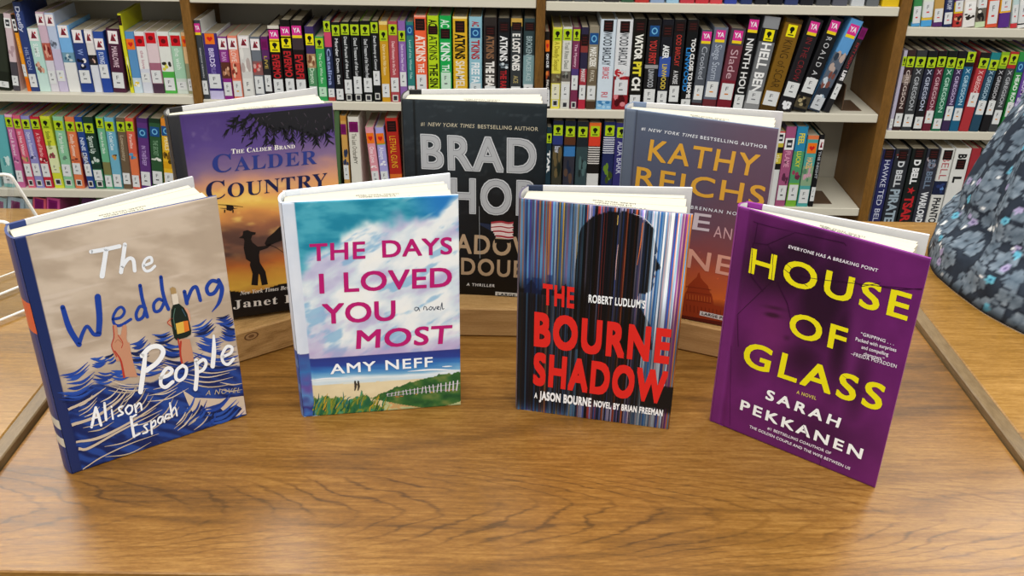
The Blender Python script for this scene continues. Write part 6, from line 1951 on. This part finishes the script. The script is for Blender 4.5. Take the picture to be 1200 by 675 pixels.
# flat foot plate on the table top
c4 = [at_z(-75, 352, TS), at_z(62, 302, TS), at_z(62, 349, TS), at_z(-75, 404, TS)]
q = MB()
lo_ = [Vector((p.x, p.y, TS + .0004)) - EO for p in c4]
hi_ = [Vector((p.x, p.y, TS + .0030)) - EO for p in c4]
q.add(lo_ + hi_, [(0, 1, 2, 3), (7, 6, 5, 4), (0, 4, 5, 1), (1, 5, 6, 2), (2, 6, 7, 3), (3, 7, 4, 0)], 'f0f0f0')
q.build('foot_plate', M_ACRYLIC, ez)
for (p, r_) in ((((-75, 375), (62, 320)), .0016), (((-75, 406), (62, 350)), .0016), (((-75, 352), (62, 302)), .0009)):
    a, b_ = at_z(*p[0], TS + .0052), at_z(*p[1], TS + .0052)
    q = MB()
    tube_strip(q, [a - EO, b_ - EO], r_, 'efefec')
    q.build('polished_edge', M_RIM, ez)

# ------------------------------------------------------------------ floral fabric on the right table
hem_px = [(1108, 262), (1096, 274), (1089, 288), (1089, 303), (1094, 318), (1108, 332), (1129, 349), (1158, 369), (1200, 391), (1245, 410), (1300, 425), (1360, 425)]
hem = catmull([np.array(at_z(x, y, TS + .0012)) for x, y in hem_px], 14)
hem = np.array(hem)
apex = np.array(at_y(1335, -45, 1.13))
ns, nt_ = len(hem), 130
tt = np.linspace(0, 1, nt_)
arc = np.concatenate([[0], np.cumsum(np.linalg.norm(np.diff(hem, axis=0), axis=1))])
P = np.zeros((nt_, ns, 3))
cen = hem.mean(0)
for j in range(ns):
    out = hem[j] - apex
    out[2] = 0
    out /= np.linalg.norm(out)
    Lg = np.linalg.norm(apex - hem[j])
    for i, t in enumerate(tt):
        p = hem[j] * (1 - t) + apex * t
        s_ = arc[j]
        bulge = 0.024 * math.sin(math.pi * min(1, t * 1.0)) + .010 * math.exp(-((t - .10) / .05) ** 2) - .012 * math.exp(-((t - .20) / .05) ** 2)
        fold = (.006 * math.sin(s_ * 46 + t * 3) + .004 * math.sin(s_ * 88 + 1.3 + t * 6)) * min(1, t * 6) * (1 - .35 * t)
        k = (bulge * .6 + fold)
        p = p + out * k
        if 0 < t < .14:
            p[2] += .004 * math.sin(math.pi * t / .14)
        if i == 0:
            p = hem[j].copy()
        P[i, j] = p
        P[i, j, 2] = max(P[i, j, 2], TS + .0008)
U = np.broadcast_to(arc[None, :], (nt_, ns)) * (1 - .45 * tt[:, None])
V = tt[:, None] * np.linalg.norm(apex - cen) + 0 * U
cc = np.zeros((nt_, ns, 3))
n0 = fbm(U * 60, V * 60, 3)
cc[:] = mixc((26, 34, 46), (50, 62, 76), n0)
fr = np.random.RandomState(21)
umax, vmax = U.max(), V.max()


def flower(u0, v0, R, petals, c1, c2, ph, eye=None, depth=.34):
    du, dv = U - u0, V - v0
    r = np.hypot(du, dv)
    m0 = r < R * 1.25
    if not m0.any():
        return
    th_ = np.arctan2(dv, du) + ph
    lobe = R * (1 - depth + depth * np.abs(np.cos(th_ * petals / 2)) ** .6)
    a = smooth(1.0, .93, r / lobe) * m0
    sh0 = smooth(1.22, 1.0, r / lobe) * m0 * .75
    cc[:] = cc * (1 - sh0[..., None]) + np.array((22, 30, 42)) * sh0[..., None]
    sh_ = np.clip(r / R, 0, 1) * .5 + .5 * fbm(th_ * 5 + u0 * 100, r * 90 + v0 * 30, 2)
    vein = .5 + .5 * np.cos(th_ * petals)
    col = mixc(c1, c2, np.clip(sh_ * .8 + vein * .25, 0, 1))
    cc[:] = cc * (1 - a[..., None]) + col * a[..., None]
    if eye:
        e = smooth(1.0, .8, r / (R * eye[1]))
        cc[:] = cc * (1 - e[..., None]) + np.array(eye[0], float) * e[..., None]


for k in range(560):                            # big smoky blossoms and leaves
    u0, v0 = fr.rand() * umax, fr.rand() * vmax
    if fr.rand() < .55:
        flower(u0, v0, fr.uniform(.010, .018), 5, (70, 86, 100), (142, 156, 168), fr.rand() * 6, ((40, 48, 58), .14))
    else:
        flower(u0, v0, fr.uniform(.008, .014), 2, (64, 80, 94), (124, 139, 152), fr.rand() * 6, None, .5)
for k in range(200):
    u0, v0 = fr.rand() * umax, fr.rand() * vmax
    c = fr.rand()
    if c < .45:
        flower(u0, v0, fr.uniform(.0048, .007), 6, (70, 150, 180), (126, 200, 220), fr.rand() * 6, ((40, 90, 120), .25))
    elif c < .72:
        flower(u0, v0, fr.uniform(.0048, .0066), 5, (140, 130, 168), (178, 170, 204), fr.rand() * 6, ((90, 80, 120), .25))
    else:
        for j in range(3):
            flower(u0 + fr.uniform(-.008, .008), v0 + fr.uniform(-.008, .008), .0042, 2, (214, 220, 220), (236, 238, 236), fr.rand() * 6, None, .6)
for k in range(90):
    flower(fr.rand() * umax, fr.rand() * vmax, .0024, 1, (226, 230, 230), (236, 238, 238), 0, None, 0)
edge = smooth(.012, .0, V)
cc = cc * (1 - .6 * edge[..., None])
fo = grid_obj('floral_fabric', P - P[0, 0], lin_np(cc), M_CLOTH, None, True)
fo.location = Vector(P[0, 0])
tag(fo, 'slate blue floral fabric draped on the table, right of the purple book', 'fabric')
sol = fo.modifiers.new('thickness', 'SOLIDIFY')
sol.thickness = .0012
sol.offset = 1.0

# ------------------------------------------------------------------ light
def area(name, locn, size, energy, rot=(0, 0, 0), col=(1, 0.985, 0.95)):
    l = bpy.data.lights.new(name, 'AREA')
    l.shape = 'RECTANGLE'
    l.size, l.size_y = size
    l.energy = energy
    l.color = col
    o = bpy.data.objects.new(name, l)
    COL.objects.link(o)
    o.location = locn
    o.rotation_euler = rot
    return o


area('ceiling_light', (-1.1, 1.2, 2.75), (0.6, 1.2), 19)
area('ceiling_light', (1.1, 1.2, 2.75), (0.6, 1.2), 19)
area('ceiling_light', (-0.6, -0.6, 2.75), (1.2, 0.6), 32)
area('ceiling_light', (0.9, -0.6, 2.75), (1.2, 0.6), 32)
area('ceiling_light', (-1.3, 2.9, 2.75), (1.9, 0.6), 52)
area('ceiling_light', (2.0, 2.8, 2.75), (0.9, 0.6), 26)

w = bpy.data.worlds.new('room_light')
scene.world = w
w.use_nodes = True
bg = w.node_tree.nodes['Background']
bg.inputs['Color'].default_value = (1.0, 0.985, 0.955, 1)
bg.inputs['Strength'].default_value = 0.70
scene.view_settings.view_transform = 'Standard'
scene.view_settings.look = 'None'
scene.view_settings.exposure = 0.0
scene.cycles.use_denoising = True
scene.cycles.max_bounces = 8
